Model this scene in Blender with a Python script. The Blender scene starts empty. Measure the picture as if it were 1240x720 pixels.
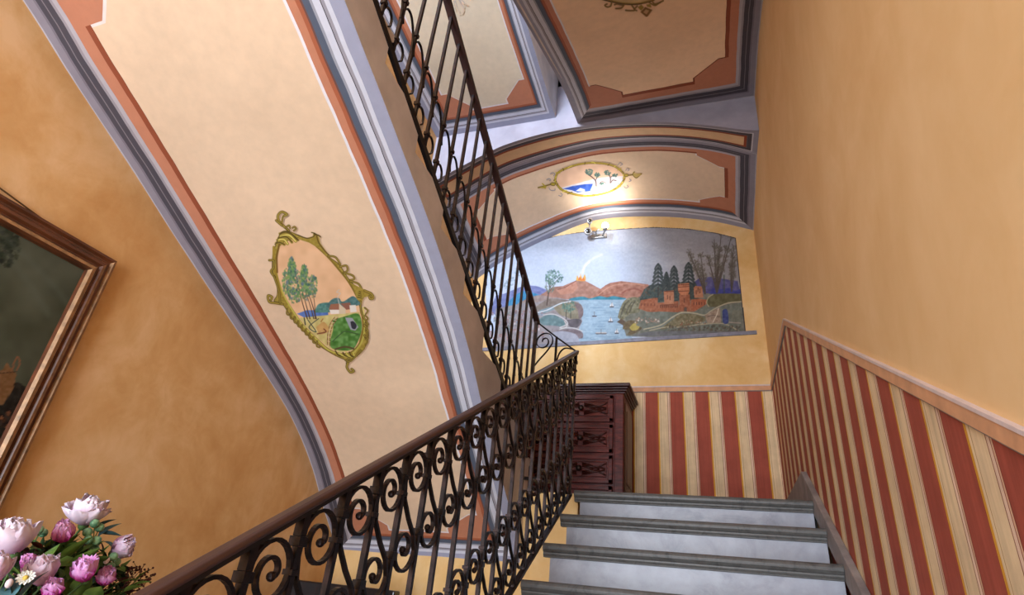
import bpy, math, random
import numpy as np
from mathutils import Matrix, Vector

random.seed(7)
rng = np.random.default_rng(11)
C = bpy.context.scene.collection
PI = math.pi

# ------------------------------------------------------------------ camera
CM = np.array([[0.9461769, 0.3101392, 0.0925362],
               [-0.0639023, 0.4593031, -0.8859781],
               [-0.3172787, 0.8323787, 0.4544006]])
FP = 697.808
cam_d = bpy.data.cameras.new('camera')
cam = bpy.data.objects.new('camera', cam_d)
C.objects.link(cam)
r, dn, fw = CM
mw = Matrix(((r[0], -dn[0], -fw[0], 0), (r[1], -dn[1], -fw[1], 0), (r[2], -dn[2], -fw[2], 0), (0, 0, 0, 1)))
cam.matrix_world = mw
cam_d.sensor_width = 36
cam_d.lens = FP / 1240 * 36
cam_d.clip_start = 0.05
bpy.context.scene.camera = cam


def project(P):
    c = np.asarray(P) @ CM.T
    return 620 + FP * c[..., 0] / c[..., 2], 360 + FP * c[..., 1] / c[..., 2]


# ------------------------------------------------------------------ colour and node helpers
def lin(c):
    c = np.asarray(c, float) / 255.0
    return np.where(c <= 0.04045, c / 12.92, ((c + 0.055) / 1.055) ** 2.4)


def L4(c):
    v = lin(c)
    return (float(v[0]), float(v[1]), float(v[2]), 1.0)


class NT:
    def __init__(s, name, rough=0.6, spec=0.3):
        s.mat = bpy.data.materials.new(name)
        s.mat.use_nodes = True
        s.t = s.mat.node_tree
        s.b = s.t.nodes['Principled BSDF']
        s.b.inputs['Roughness'].default_value = rough
        s.b.inputs['Specular IOR Level'].default_value = spec

    def set(s, inp, v):
        if hasattr(v, 'is_output'):
            s.t.links.new(v, inp)
        else:
            inp.default_value = v

    def m(s, op, a, b=0.0, c=0.0):
        n = s.t.nodes.new('ShaderNodeMath')
        n.operation = op
        s.set(n.inputs[0], a)
        s.set(n.inputs[1], b)
        if len(n.inputs) > 2:
            s.set(n.inputs[2], c)
        return n.outputs[0]

    def ramp(s, fac, stops, interp='CONSTANT'):
        n = s.t.nodes.new('ShaderNodeValToRGB')
        n.color_ramp.interpolation = interp
        el = n.color_ramp.elements
        while len(el) > 1:
            el.remove(el[-1])
        el[0].position = stops[0][0]
        el[0].color = L4(stops[0][1])
        for p, c in stops[1:]:
            e = el.new(p)
            e.color = L4(c)
        s.set(n.inputs[0], fac)
        return n.outputs[0]

    def mix(s, f, a, b, mode='MIX'):
        n = s.t.nodes.new('ShaderNodeMix')
        n.data_type = 'RGBA'
        n.blend_type = mode
        s.set(n.inputs[0], f)
        s.set(n.inputs[6], a)
        s.set(n.inputs[7], b)
        return n.outputs[2]

    def coord(s, kind='Object'):
        return s.t.nodes.new('ShaderNodeTexCoord').outputs[kind]

    def geo(s):
        return s.t.nodes.new('ShaderNodeNewGeometry').outputs['Position']

    def sep(s, v):
        n = s.t.nodes.new('ShaderNodeSeparateXYZ')
        s.set(n.inputs[0], v)
        return n.outputs

    def scale(s, v, xyz):
        n = s.t.nodes.new('ShaderNodeMapping')
        s.set(n.inputs[0], v)
        n.inputs['Scale'].default_value = xyz
        return n.outputs[0]

    def noise(s, v, sc, det=5, rough=0.55, dist=0.0):
        n = s.t.nodes.new('ShaderNodeTexNoise')
        s.set(n.inputs['Vector'], v)
        n.inputs['Scale'].default_value = sc
        n.inputs['Detail'].default_value = det
        n.inputs['Roughness'].default_value = rough
        n.inputs['Distortion'].default_value = dist
        return n.outputs['Fac']

    def bump(s, h, strength=0.2, dist=0.01):
        n = s.t.nodes.new('ShaderNodeBump')
        n.inputs['Strength'].default_value = strength
        n.inputs['Distance'].default_value = dist
        s.set(n.inputs['Height'], h)
        s.t.links.new(n.outputs[0], s.b.inputs['Normal'])

    def col(s, c):
        s.set(s.b.inputs['Base Color'], c)
        return s.mat


def simple(name, c, rough=0.6, spec=0.3, metal=0.0, var=0.12, sc=18, bump=0.0, stretch=(1, 1, 1)):
    n = NT(name, rough, spec)
    n.b.inputs['Metallic'].default_value = metal
    f = n.noise(n.scale(n.coord(), stretch), sc, 4)
    a = [max(0, x * (1 - var)) for x in c]
    b = [min(255, x * (1 + var)) for x in c]
    if bump:
        n.bump(f, bump, 0.004)
    return n.col(n.ramp(f, [(0.3, a), (0.7, b)], 'LINEAR'))


def plaster(name, base, light, dark, sc=2.2):
    n = NT(name, 0.75, 0.15)
    p = n.geo()
    f1 = n.noise(p, sc, 6, 0.62, 0.45)
    f2 = n.noise(n.scale(p, (1, 1, 0.7)), sc * 4.5, 5, 0.6, 0.8)
    f = n.m('ADD', n.m('MULTIPLY', f1, 0.72), n.m('MULTIPLY', f2, 0.28))
    c = n.ramp(f, [(0.32, dark), (0.5, base), (0.66, light)], 'LINEAR')
    fine = n.noise(p, 60, 3)
    n.bump(n.m('ADD', n.m('MULTIPLY', fine, 0.4), f2), 0.12, 0.006)
    return n.col(c)


OCHRE = plaster('ochre_limewash', (208, 164, 110), (222, 184, 138), (192, 142, 86))
OCHRE_R = plaster('peach_limewash', (224, 184, 131), (231, 194, 144), (216, 172, 118), 1.2)
OCHRE_B = plaster('yellow_limewash', (222, 184, 126), (230, 200, 150), (212, 168, 104), 2.6)

LAV, WHT, GRY, DRK = (154, 156, 176), (200, 202, 214), (112, 108, 117), (76, 72, 80)
SLT, RED, RDD, CRM = (84, 92, 108), (188, 126, 98), (142, 76, 52), (224, 196, 166)
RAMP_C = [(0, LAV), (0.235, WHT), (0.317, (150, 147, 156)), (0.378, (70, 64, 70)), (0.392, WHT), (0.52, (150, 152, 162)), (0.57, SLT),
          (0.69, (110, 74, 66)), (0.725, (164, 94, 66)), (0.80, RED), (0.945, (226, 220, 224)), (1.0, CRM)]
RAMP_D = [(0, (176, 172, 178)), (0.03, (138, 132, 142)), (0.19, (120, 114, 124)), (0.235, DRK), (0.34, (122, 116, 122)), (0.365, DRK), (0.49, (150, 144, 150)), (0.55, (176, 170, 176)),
          (0.64, RED), (0.88, RDD), (0.985, (120, 50, 30)), (1.0, CRM)]


def panel_mat(name, W, L, bl, br, bb, bt, notch, dark='l', cream=CRM, notch_b=None, edge=(226, 214, 208)):
    """painted border bands round a cream field with stepped corners; UV in metres"""
    n = NT(name, 0.7, 0.2)
    uv = n.sep(n.coord('UV'))
    u, v = uv[0], uv[1]
    dl, dr, db, dt = u, n.m('SUBTRACT', W, u), v, n.m('SUBTRACT', L, v)
    wob = n.m('MULTIPLY', n.m('SUBTRACT', n.noise(n.geo(), 5, 2), 0.5), 0.05)
    nl, nr, nb, nt = [n.m('ADD', n.m('DIVIDE', d, k), wob) for d, k in ((dl, bl), (dr, br), (db, bb), (dt, bt))]
    sel = {'l': nl, 'r': nr, 't': nt, 'b': nb}
    mn = n.m('MINIMUM', n.m('MINIMUM', nl, nr), n.m('MINIMUM', nb, nt))
    fac = n.m('MINIMUM', mn, 0.999)
    colc = n.ramp(fac, RAMP_C)
    cold = n.ramp(fac, RAMP_D)
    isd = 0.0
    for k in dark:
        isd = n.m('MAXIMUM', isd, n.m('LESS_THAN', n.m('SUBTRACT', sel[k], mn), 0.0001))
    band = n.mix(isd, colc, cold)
    ex, ey = notch
    if notch_b:
        isb = n.m('LESS_THAN', db, dt)
        ex = n.m('ADD', n.m('MULTIPLY', isb, notch_b[0] - notch[0]), notch[0])
        ey = n.m('ADD', n.m('MULTIPLY', isb, notch_b[1] - notch[1]), notch[1])
    p = n.m('MINIMUM', n.m('SUBTRACT', dl, bl), n.m('SUBTRACT', dr, br))
    q = n.m('MINIMUM', n.m('SUBTRACT', db, bb), n.m('SUBTRACT', dt, bt))
    p, q = n.m('MAXIMUM', p, 0.0), n.m('MAXIMUM', q, 0.0)
    s = n.m('ADD', n.m('DIVIDE', p, ex), n.m('DIVIDE', q, ey))
    insq = n.m('MULTIPLY', n.m('LESS_THAN', p, ex), n.m('LESS_THAN', q, ey))
    inn = n.m('MULTIPLY', insq, n.m('LESS_THAN', s, 1.2))
    ine = n.m('MULTIPLY', n.m('MULTIPLY', n.m('LESS_THAN', p, n.m('ADD', ex, 0.012)), n.m('LESS_THAN', q, n.m('ADD', ey, 0.010))), n.m('LESS_THAN', s, 1.26))
    inside = n.m('GREATER_THAN', mn, 1.0)
    corner = n.m('MULTIPLY', inn, n.m('GREATER_THAN', mn, 0.8))
    g = n.geo()
    mott = n.noise(g, 2.0, 4, 0.5, 0.3)
    cr = n.ramp(mott, [(0.3, [x * 0.965 for x in cream]), (0.7, [min(255, x * 1.02) for x in cream])], 'LINEAR')
    fill = n.mix(ine, cr, L4(edge))
    out = n.mix(inside, band, fill)
    out = n.mix(corner, out, L4(RED))
    gr = n.noise(g, 22, 4)
    out = n.mix(0.12, out, n.ramp(gr, [(0.3, (150, 150, 150)), (0.7, (255, 255, 255))], 'LINEAR'), 'MULTIPLY')
    n.bump(gr, 0.08, 0.006)
    return n.col(out)


def stripe_mat(name, axis, phase, period, sign):
    n = NT(name, 0.7, 0.2)
    g = n.geo()
    x = n.sep(g)[axis]
    s = n.m('DIVIDE', n.m('SUBTRACT', n.m('MULTIPLY', x, sign), phase), period)
    f = n.m('FRACT', s)
    R1, R2, CR = (168, 82, 64), (144, 62, 48), (234, 206, 164)
    c = n.ramp(f, [(0, R2), (0.015, R1), (0.49, R2), (0.5, (222, 160, 52)), (0.55, CR), (0.60, (176, 130, 88)), (0.61, CR),
                   (0.885, (150, 90, 70)), (0.90, (236, 204, 176)), (0.955, (160, 90, 72)), (0.97, (226, 186, 150))])
    st = n.noise(n.scale(g, (30, 30, 1.2)), 2.0, 4, 0.6)
    c = n.mix(0.35, c, n.ramp(st, [(0.3, (170, 165, 160)), (0.65, (255, 255, 255))], 'LINEAR'), 'MULTIPLY')
    bl = n.noise(g, 7, 5, 0.65)
    c = n.mix(0.3, c, n.ramp(bl, [(0.35, (190, 180, 180)), (0.6, (255, 255, 255))], 'LINEAR'), 'MULTIPLY')
    return n.col(c)


STRIPE_R = stripe_mat('striped_dado_right', 1, -1.475, 0.2165, -1.0)
STRIPE_B = stripe_mat('striped_dado_back', 0, -0.552, 0.2088, 1.0)


def marble(name, base, vein, sc=5):
    n = NT(name, 0.35, 0.4)
    g = n.geo()
    f = n.noise(g, sc, 7, 0.68, 1.6)
    f2 = n.noise(g, sc * 5, 5, 0.6)
    c = n.ramp(f, [(0.3, vein), (0.47, base), (0.7, [min(255, x * 1.08) for x in base])], 'LINEAR')
    c = n.mix(0.25, c, n.ramp(f2, [(0.3, (150, 150, 155)), (0.65, (255, 255, 255))], 'LINEAR'), 'MULTIPLY')
    return n.col(c)


MARBLE = marble('white_marble', (158, 160, 170), (134, 136, 147), 3)
STONE = marble('grey_stone', (92, 90, 87), (66, 65, 64), 14)
STONE.node_tree.nodes['Principled BSDF'].inputs['Roughness'].default_value = 0.42
PLINTH = simple('grey_painted_plinth', (138, 128, 124), 0.6, 0.25, var=0.12, sc=9)
STRINGER = simple('taupe_plaster', (204, 198, 197), 0.75, 0.15, var=0.07, sc=5, bump=0.15)
LAVPL = simple('lavender_grey_plaster', (158, 154, 166), 0.75, 0.15, var=0.06, sc=5)
FLOORM = marble('floor_stone', (150, 140, 130), (110, 100, 95), 4)
DOORW = simple('dark_door_wood', (80, 52, 36), 0.5, var=0.15, stretch=(1, 1, 0.1))
IRON = NT('wrought_iron', 0.34, 0.5)
_f = IRON.noise(IRON.coord(), 45, 3)
IRON.b.inputs['Metallic'].default_value = 0.65
IRON.bump(_f, 0.25, 0.002)
IRON = IRON.col(IRON.ramp(_f, [(0.35, (24, 19, 20)), (0.65, (46, 34, 34))], 'LINEAR'))
RAILW = simple('brown_painted_handrail', (68, 44, 38), 0.42, 0.45, var=0.15, sc=8, stretch=(1, 0.4, 1))
BLACKI = simple('black_iron', (26, 20, 20), 0.45, 0.5, 0.4)
WOOD = NT('dark_cherry_wood', 0.4, 0.25)
_g = WOOD.noise(WOOD.scale(WOOD.coord(), (2, 14, 14)), 3.0, 5, 0.6, 1.0)
WOOD = WOOD.col(WOOD.ramp(_g, [(0.3, (50, 14, 10)), (0.52, (84, 28, 21)), (0.7, (116, 46, 35))], 'LINEAR'))
WOODD = simple('dark_wood_carving', (58, 22, 17), 0.34, 0.35, sc=25)
KNOB = simple('dark_bronze', (52, 40, 36), 0.35, 0.5, 0.7)


# ------------------------------------------------------------------ mesh helpers
class MB:
    def __init__(s):
        s.v, s.f, s.mi, s.uv = [], [], [], []

    def add(s, vs, fs, mi=0, uvs=None):
        o = len(s.v)
        s.v += [tuple(map(float, p)) for p in vs]
        s.uv += ([tuple(q) for q in uvs] if uvs is not None else [(0, 0)] * len(vs))
        for f in fs:
            s.f.append(tuple(i + o for i in f))
            s.mi.append(mi)
        return s

    def box(s, x0, x1, y0, y1, z0, z1, mi=0):
        return s.add([(x0, y0, z0), (x1, y0, z0), (x1, y1, z0), (x0, y1, z0), (x0, y0, z1), (x1, y0, z1), (x1, y1, z1), (x0, y1, z1)],
                     [(0, 3, 2, 1), (4, 5, 6, 7), (0, 1, 5, 4), (1, 2, 6, 5), (2, 3, 7, 6), (3, 0, 4, 7)], mi)

    def prism(s, poly, axis, a0, a1, mi=0, mid=None):
        """extrude a 2-D polygon along an axis (0: poly is (y,z); 1: (x,z); 2: (x,y))"""
        def P(p, a):
            return {0: (a, p[0], p[1]), 1: (p[0], a, p[1]), 2: (p[0], p[1], a)}[axis]
        n = len(poly)
        vs = [P(p, a0) for p in poly] + [P(p, a1) for p in poly]
        fs = [tuple(range(n)), tuple(range(2 * n - 1, n - 1, -1))] + [(i, i + n, (i + 1) % n + n, (i + 1) % n) for i in range(n)]
        return s.add(vs, fs, mi)

    def sweep(s, pts, w, h, side=(1, 0, 0), closed=False, rnd=0, mi=0, taper=None):
        """rectangular (rnd=0) or round (rnd=n) section swept on a polyline; w is along 'side'"""
        P = [Vector(p) for p in pts]
        side = Vector(side).normalized()
        n = len(P)
        rings = []
        for i in range(n):
            a, b = P[max(i - 1, 0)], P[min(i + 1, n - 1)]
            t = (b - a).normalized()
            sd = side - t * side.dot(t)
            sd = sd.normalized() if sd.length > 1e-4 else Vector((0, 1, 0))
            up = t.cross(sd).normalized()
            k = taper(i / (n - 1)) if taper else 1.0
            if rnd:
                rings.append([P[i] + sd * (w / 2 * k * math.cos(2 * PI * j / rnd)) + up * (h / 2 * k * math.sin(2 * PI * j / rnd)) for j in range(rnd)])
            else:
                rings.append([P[i] + sd * (w / 2 * k * q) + up * (h / 2 * k * g) for q, g in ((-1, -1), (1, -1), (1, 1), (-1, 1))])
        m = len(rings[0])
        vs = [v for rg in rings for v in rg]
        fs = []
        for i in range(n - 1):
            for j in range(m):
                fs.append((i * m + j, i * m + (j + 1) % m, (i + 1) * m + (j + 1) % m, (i + 1) * m + j))
        fs.append(tuple(range(m - 1, -1, -1)))
        fs.append(tuple((n - 1) * m + j for j in range(m)))
        return s.add(vs, fs, mi)

    def lathe(s, prof, c=(0, 0, 0), seg=20, axis=2, mi=0):
        vs, fs = [], []
        for (rr, z) in prof:
            for j in range(seg):
                a = 2 * PI * j / seg
                x, y = rr * math.cos(a), rr * math.sin(a)
                p = {2: (x, y, z), 1: (x, z, y), 0: (z, x, y)}[axis]
                vs.append((p[0] + c[0], p[1] + c[1], p[2] + c[2]))
        for i in range(len(prof) - 1):
            for j in range(seg):
                fs.append((i * seg + j, i * seg + (j + 1) % seg, (i + 1) * seg + (j + 1) % seg, (i + 1) * seg + j))
        fs.append(tuple(range(seg - 1, -1, -1)))
        fs.append(tuple((len(prof) - 1) * seg + j for j in range(seg)))
        return s.add(vs, fs, mi)

    def ball(s, c, r, seg=10, rings=7, mi=0, sc=(1, 1, 1)):
        vs, fs = [], []
        for i in range(rings + 1):
            th = PI * i / rings
            for j in range(seg):
                a = 2 * PI * j / seg
                vs.append((c[0] + r * sc[0] * math.sin(th) * math.cos(a), c[1] + r * sc[1] * math.sin(th) * math.sin(a), c[2] + r * sc[2] * math.cos(th)))
        for i in range(rings):
            for j in range(seg):
                fs.append((i * seg + j, (i + 1) * seg + j, (i + 1) * seg + (j + 1) % seg, i * seg + (j + 1) % seg))
        return s.add(vs, fs, mi)

    def grid(s, fn, A, B, uvfn=None, mi=0, flip=False):
        na, nb = len(A), len(B)
        vs = [fn(a, b) for a in A for b in B]
        uvs = [uvfn(a, b) for a in A for b in B] if uvfn else None
        fs = []
        for i in range(na - 1):
            for j in range(nb - 1):
                q = (i * nb + j, (i + 1) * nb + j, (i + 1) * nb + j + 1, i * nb + j + 1)
                fs.append(q[::-1] if flip else q)
        return s.add(vs, fs, mi, uvs)

    def mesh(s, name, mats, smooth=()):
        me = bpy.data.meshes.new(name)
        me.from_pydata(s.v, [], s.f)
        for m in (mats if isinstance(mats, (list, tuple)) else [mats]):
            me.materials.append(m)
        me.polygons.foreach_set('material_index', s.mi)
        if any(q != (0, 0) for q in s.uv):
            ul = me.uv_layers.new(name='UVMap')
            for l in me.loops:
                ul.data[l.index].uv = s.uv[l.vertex_index]
        if smooth == 'all':
            me.polygons.foreach_set('use_smooth', [True] * len(s.f))
        elif smooth:
            me.polygons.foreach_set('use_smooth', [m in smooth for m in s.mi])
        me.update()
        return me

    def obj(s, name, mats, parent=None, smooth=(), bevel=0, loc=None, fix=True):
        me = s.mesh(name, mats, smooth)
        if fix:
            import bmesh
            bm = bmesh.new()
            bm.from_mesh(me)
            bmesh.ops.recalc_face_normals(bm, faces=bm.faces)
            bm.to_mesh(me)
            bm.free()
        o = bpy.data.objects.new(name, me)
        C.objects.link(o)
        if parent:
            o.parent = parent
        if loc:
            o.location = loc
        if bevel:
            b = o.modifiers.new('bevel', 'BEVEL')
            b.width = bevel
            b.segments = 2
            b.limit_method = 'ANGLE'
        return o


def tag(o, label=None, cat=None, group=None, kind=None):
    if label:
        o['label'] = label
    if cat:
        o['category'] = cat
    if group:
        o['group'] = group
    if kind:
        o['kind'] = kind
    return o


def thing(name, label, cat, loc=(0, 0, 0), group=None):
    o = bpy.data.objects.new(name, None)
    o.empty_display_size = 0.1
    C.objects.link(o)
    o.location = loc
    return tag(o, label, cat, group)


def copy_obj(o, parent=None, loc=None):
    c = o.copy()
    C.objects.link(c)
    c.parent = parent
    if loc is not None:
        c.location = loc
    return c


def copy_tree(o, parent=None):
    c = o.copy()
    C.objects.link(c)
    c.parent = parent
    for ch in list(o.children):
        copy_tree(ch, c)
    return c


def smooth_pts(P, k=6):
    P = [Vector(p) for p in P]
    out = []
    for i in range(len(P) - 1):
        p0, p1, p2, p3 = P[max(i - 1, 0)], P[i], P[i + 1], P[min(i + 2, len(P) - 1)]
        for j in range(k):
            t = j / k
            out.append(0.5 * ((2 * p1) + (p2 - p0) * t + (2 * p0 - 5 * p1 + 4 * p2 - p3) * t * t + (3 * p1 - p0 - 3 * p2 + p3) * t ** 3))
    out.append(P[-1])
    return out


# ------------------------------------------------------------------ layout constants
XL, XR, YB, ZF, ZL = -2.35, 0.475, 4.975, -1.44, 0.552
YF = -3.0
NR, NG = 0.166, 0.29          # riser and going of the lower flight
Y0 = 3.331                    # nosing of the landing
TOP = 5.2


def railz(y):                 # top line of the painted dado on the right wall
    return max(min(0.552 * y - 0.312, 1.722), -0.35)


# ------------------------------------------------------------------ room shell
b = MB()
b.box(XR + 0.01, XR + 0.25, YF - 0.2, YB + 0.2, ZF - 0.2, TOP)
ys = [YF, -0.07, 3.67, YB]
low = [(y, railz(y)) for y in ys]
b.add([(XR, YF, ZF - .1)] + [(XR, y, z) for y, z in low] + [(XR, YB, ZF - .1)], [tuple(range(6))], 1)
b.add([(XR, YF, TOP)] + [(XR, y, z) for y, z in low] + [(XR, YB, TOP)], [tuple(range(6))[::-1]], 0)
tag(b.obj('wall_right', [OCHRE_R, STRIPE_R], fix=False), kind='structure')

b = MB().box(XL - 0.25, XL, YF - 0.2, YB + 0.2, ZF - 0.2, TOP)
tag(b.obj('wall_left', OCHRE), kind='structure')

b = MB().box(XL, XR + 0.01, YB + 0.01, YB + 0.25, ZF - 0.2, TOP)
b.add([(XL, YB, ZL - .2), (XR, YB, ZL - .2), (XR, YB, 1.722), (XL, YB, 1.722)], [(0, 1, 2, 3)], 1)
b.add([(XL, YB, 1.722), (XR, YB, 1.722), (XR, YB, TOP), (XL, YB, TOP)], [(0, 1, 2, 3)], 0)
tag(b.obj('wall_back', [OCHRE_B, STRIPE_B], fix=False), kind='structure')

# wall that closes the space under the landing
tag(MB().box(XL, -0.775, 3.45, 3.52, ZF, ZL).obj('wall_landing', OCHRE_B), kind='structure')
tag(MB().box(XL, XR, 3.52, YB + 0.01, 0.33, ZL).obj('floor_landing', STONE), kind='structure')
tag(MB().box(XL, XR, YF, 3.46, ZF - 0.12, ZF).obj('floor', FLOORM), kind='structure')

# front wall behind the viewer: entrance opening and a tall window over the upper landing
b = MB()
b.box(XL, XR, YF - 0.2, YF, 1.9, 2.65)
b.box(XL, -2.1, YF - 0.2, YF, ZF, 1.9)
b.box(0.1, XR, YF - 0.2, YF, ZF, 1.9)
b.box(XL, -2.3, YF - 0.2, YF, 2.65, TOP)
b.box(-1.2, XR, YF - 0.2, YF, 2.65, TOP)
b.box(-2.3, -1.2, YF - 0.2, YF, 3.75, TOP)
tag(b.obj('wall_front', OCHRE), kind='structure')
b = MB()
for x in (-2.1, -1.37, -0.63, 0.04):
    b.box(x, x + 0.06, YF - 0.12, YF - 0.06, ZF, 1.9)
for z in (ZF, -0.4, 1.84):
    b.box(-2.1, 0.1, YF - 0.12, YF - 0.06, z, z + 0.06)
tag(b.obj('door_1', DOORW, fix=False), kind='structure')
b = MB()
for x in (-2.3, -1.78, -1.26):
    b.box(x, x + 0.06, YF - 0.12, YF - 0.06, 2.65, 3.75)
for z in (2.65, 3.69):
    b.box(-2.3, -1.2, YF - 0.12, YF - 0.06, z, z + 0.06)
tag(b.obj('window_1', DOORW, fix=False), kind='structure')
tag(MB().box(XL, XR, YF, -0.25, 2.42, 2.6).obj('floor_upper_landing', STONE), kind='structure')
tag(MB().box(XL, XR, YF, YB, TOP, TOP + 0.15).obj('ceiling', LAVPL), kind='structure')


# ------------------------------------------------------------------ vaulted soffits
def interp(y, P):
    P = sorted(P)
    return float(np.interp(y, [p[0] for p in P], [p[1] for p in P]))


def resmooth(P, n, key=0):
    """resample a profile by arc length with a smooth curve"""
    q = smooth_pts([(p[0], p[1], 0) for p in P], 8)
    q = [(p.x, p.y) for p in q]
    d = [0]
    for a, c in zip(q, q[1:]):
        d.append(d[-1] + math.dist(a, c))
    s = np.linspace(0, d[-1], n)
    return np.column_stack([np.interp(s, d, [p[0] for p in q]), np.interp(s, d, [p[1] for p in q])])


# flight 2 soffit (Y,Z) at the wall and at the well
P2w = [(3.457, .13), (3.40, .22), (3.225, .384), (3.017, .592), (2.716, .813), (2.266, 1.043), (1.892, 1.22), (1.603, 1.36), (1.376, 1.475), (1.136, 1.59), (.928, 1.69), (.715, 1.80), (0., 2.13), (-.4, 2.31)]
P2e = [(3.457, .13), (3.403, .25), (3.114, .469), (3.007, .545), (2.835, .672), (2.603, .84), (2.383, 1.02), (1.945, 1.30), (1.4, 1.561), (1.143, 1.672), (.993, 1.739), (0., 2.17), (-.4, 2.34)]
YS2 = [3.457, 3.44, 3.42, 3.40, 3.36, 3.31, 3.25] + list(np.linspace(3.18, -0.4, 60))


def prof(P, Y):
    q = smooth_pts([(p[0], p[1], 0) for p in P], 6)
    q = sorted([(p.x, p.y) for p in q])
    return np.interp(Y, [a for a, _ in q], [c for _, c in q])


Z2w, Z2e = prof(P2w, YS2), prof(P2e, YS2)
mid2 = (Z2w + Z2e) / 2
V2 = [0]
for i in range(1, len(YS2)):
    V2.append(V2[-1] + math.hypot(YS2[i] - YS2[i - 1], mid2[i] - mid2[i - 1]))


def f2(X, Y):
    t = (np.asarray(X) - XL) / 1.25
    yy = np.array(YS2[::-1])
    return np.interp(Y, yy, Z2w[::-1]) * (1 - t) + np.interp(Y, yy, Z2e[::-1]) * t


L2 = float(np.interp(0.36, YS2[::-1], V2[::-1]))
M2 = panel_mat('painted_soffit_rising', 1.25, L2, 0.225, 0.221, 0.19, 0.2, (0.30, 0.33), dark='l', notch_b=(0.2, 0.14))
fl2 = thing('stair_flight', 'wide stair flight overhead with cream painted underside and village scene cartouche', 'staircase', (XL, 3.457, 0.13))


def rel(o, root):
    o.parent = root
    o.location = -root.location
    return o


b = MB()
b.grid(lambda i, t: (XL + 1.25 * t, YS2[i], Z2w[i] * (1 - t) + Z2e[i] * t), range(len(YS2)), np.linspace(0, 1, 5),
       lambda i, t: (1.25 * t, V2[i]))
rel(b.obj('soffit', M2, smooth='all', fix=False), fl2)
# steps of flight 2 and its open side
lev, yy = ZL, 3.49
step = [(3.50, ZL - 0.1), (3.49, 0.754)]
z, y = 0.754, 3.17
steps2 = [(3.49, ZL, 0.754)]
zs = [0.754, 0.92, 1.086] + [1.253 + 0.1655 * i for i in range(12)]
yr = [3.49, 3.17, 2.86] + [2.54 - 0.317 * i for i in range(12)]
prof2 = []
for k in range(12):
    prof2 += [(yr[k], zs[k] - 0.166), (yr[k] - 0.008, zs[k] - 0.05), (yr[k] + 0.02, zs[k] - 0.03), (yr[k] + 0.022, zs[k])]
side_top = [(3.49, ZL)] + prof2[1:]
end_y = yr[12]
poly = side_top + [(-0.25, zs[11])] + [(YS2[i], float(Z2e[i]) + 0.002) for i in range(len(YS2) - 1, -1, -1) if YS2[i] > -0.25] + [(3.452, 0.14)]
MBs = MB().prism(poly, 0, -1.13, -1.1)
rel(MBs.obj('stringer', STRINGER), fl2)
for k in range(12):
    y1 = yr[k] + 0.025
    y0 = yr[k + 1] if k < 11 else -0.25
    rel(MB().box(XL, -1.13, y0, y1, zs[k] - 0.04, zs[k]).obj('tread', STONE, bevel=0.006), fl2)
    rel(MB().box(XL, -1.13, yr[k] - 0.03, yr[k] - 0.005, zs[k] - 0.166, zs[k] - 0.04).obj('riser', MARBLE), fl2)

# ceiling vault over the landing
A5b = [(-2.35, 2.95), (-2.124, 3.115), (-1.766, 3.309), (-1.233, 3.532), (-.882, 3.585), (-.377, 3.536), (.1, 3.42), (.475, 3.265)]
A5f = [(-2.35, 3.22), (-1.825, 3.544), (-1.5, 3.649), (-1.03, 3.730), (-.721, 3.735), (-.283, 3.675), (.124, 3.547), (.475, 3.36)]
A6 = [(-2.35, 3.25), (-1.793, 3.526), (-1.562, 3.605), (-1.256, 3.655), (-.957, 3.665), (-.598, 3.635), (-.204, 3.557), (.125, 3.452), (.362, 3.36), (.475, 3.33)]
XS5 = np.linspace(XL, XR, 60)
Z5b, Z5f, Z6 = prof(A5b, XS5), prof(A5f, XS5), prof(A6, XS5)


def f5(X, Y):
    t = (YB - np.asarray(Y)) / (YB - 4.0)
    return np.interp(X, XS5, Z5b) * (1 - t) + np.interp(X, XS5, Z5f) * t


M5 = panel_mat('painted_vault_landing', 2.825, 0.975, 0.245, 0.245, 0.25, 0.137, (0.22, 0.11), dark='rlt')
b = MB()
b.grid(lambda i, t: (XS5[i], 4.0 + (YB - 4.0) * t, Z5f[i] * (1 - t) + Z5b[i] * t), range(60), np.linspace(0, 1, 6),
       lambda i, t: (XS5[i] - XL, 0.975 * (1 - t)))
tag(b.obj('ceiling', M5, smooth='all', fix=False), kind='structure')
# transverse arch in front of it
nT = NT('painted_arch_band', 0.7, 0.2)
uv = nT.sep(nT.coord('UV'))
dx = nT.m('MINIMUM', uv[0], nT.m('SUBTRACT', 2.825, uv[0]))
v = uv[1]
dy = nT.m('MINIMUM', v, nT.m('SUBTRACT', 0.31, v))
mn = nT.m('MINIMUM', dy, dx)
mn = nT.m('MINIMUM', nT.m('MINIMUM', v, nT.m('ADD', nT.m('SUBTRACT', 0.31, v), 0.02)), dx)
c1 = nT.ramp(nT.m('DIVIDE', mn, 0.12), [(0, (148, 144, 156)), (0.30, (200, 196, 204)), (0.38, (80, 74, 80)), (0.62, (100, 92, 96)), (0.68, (150, 72, 46)), (0.84, (226, 190, 148))])
gn = nT.noise(nT.geo(), 14, 4)
c1 = nT.mix(0.2, c1, nT.ramp(gn, [(0.3, (170, 170, 170)), (0.7, (255, 255, 255))], 'LINEAR'), 'MULTIPLY')
MT = nT.col(c1)
b = MB()
b.grid(lambda i, t: (XS5[i], 3.69 + 0.31 * t, Z6[i] * (1 - t) + Z5f[i] * t), range(60), np.linspace(0, 1, 4), lambda i, t: (XS5[i] - XL, 0.31 * t))
b.grid(lambda i, t: (XS5[i], 3.69, Z6[i] * (1 - t) + 4.6 * t), range(60), np.linspace(0, 1, 2), lambda i, t: (.5, .01), mi=1)
b.box(XL, XR, 3.69, YB, 4.2, 4.4, 1)
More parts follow.
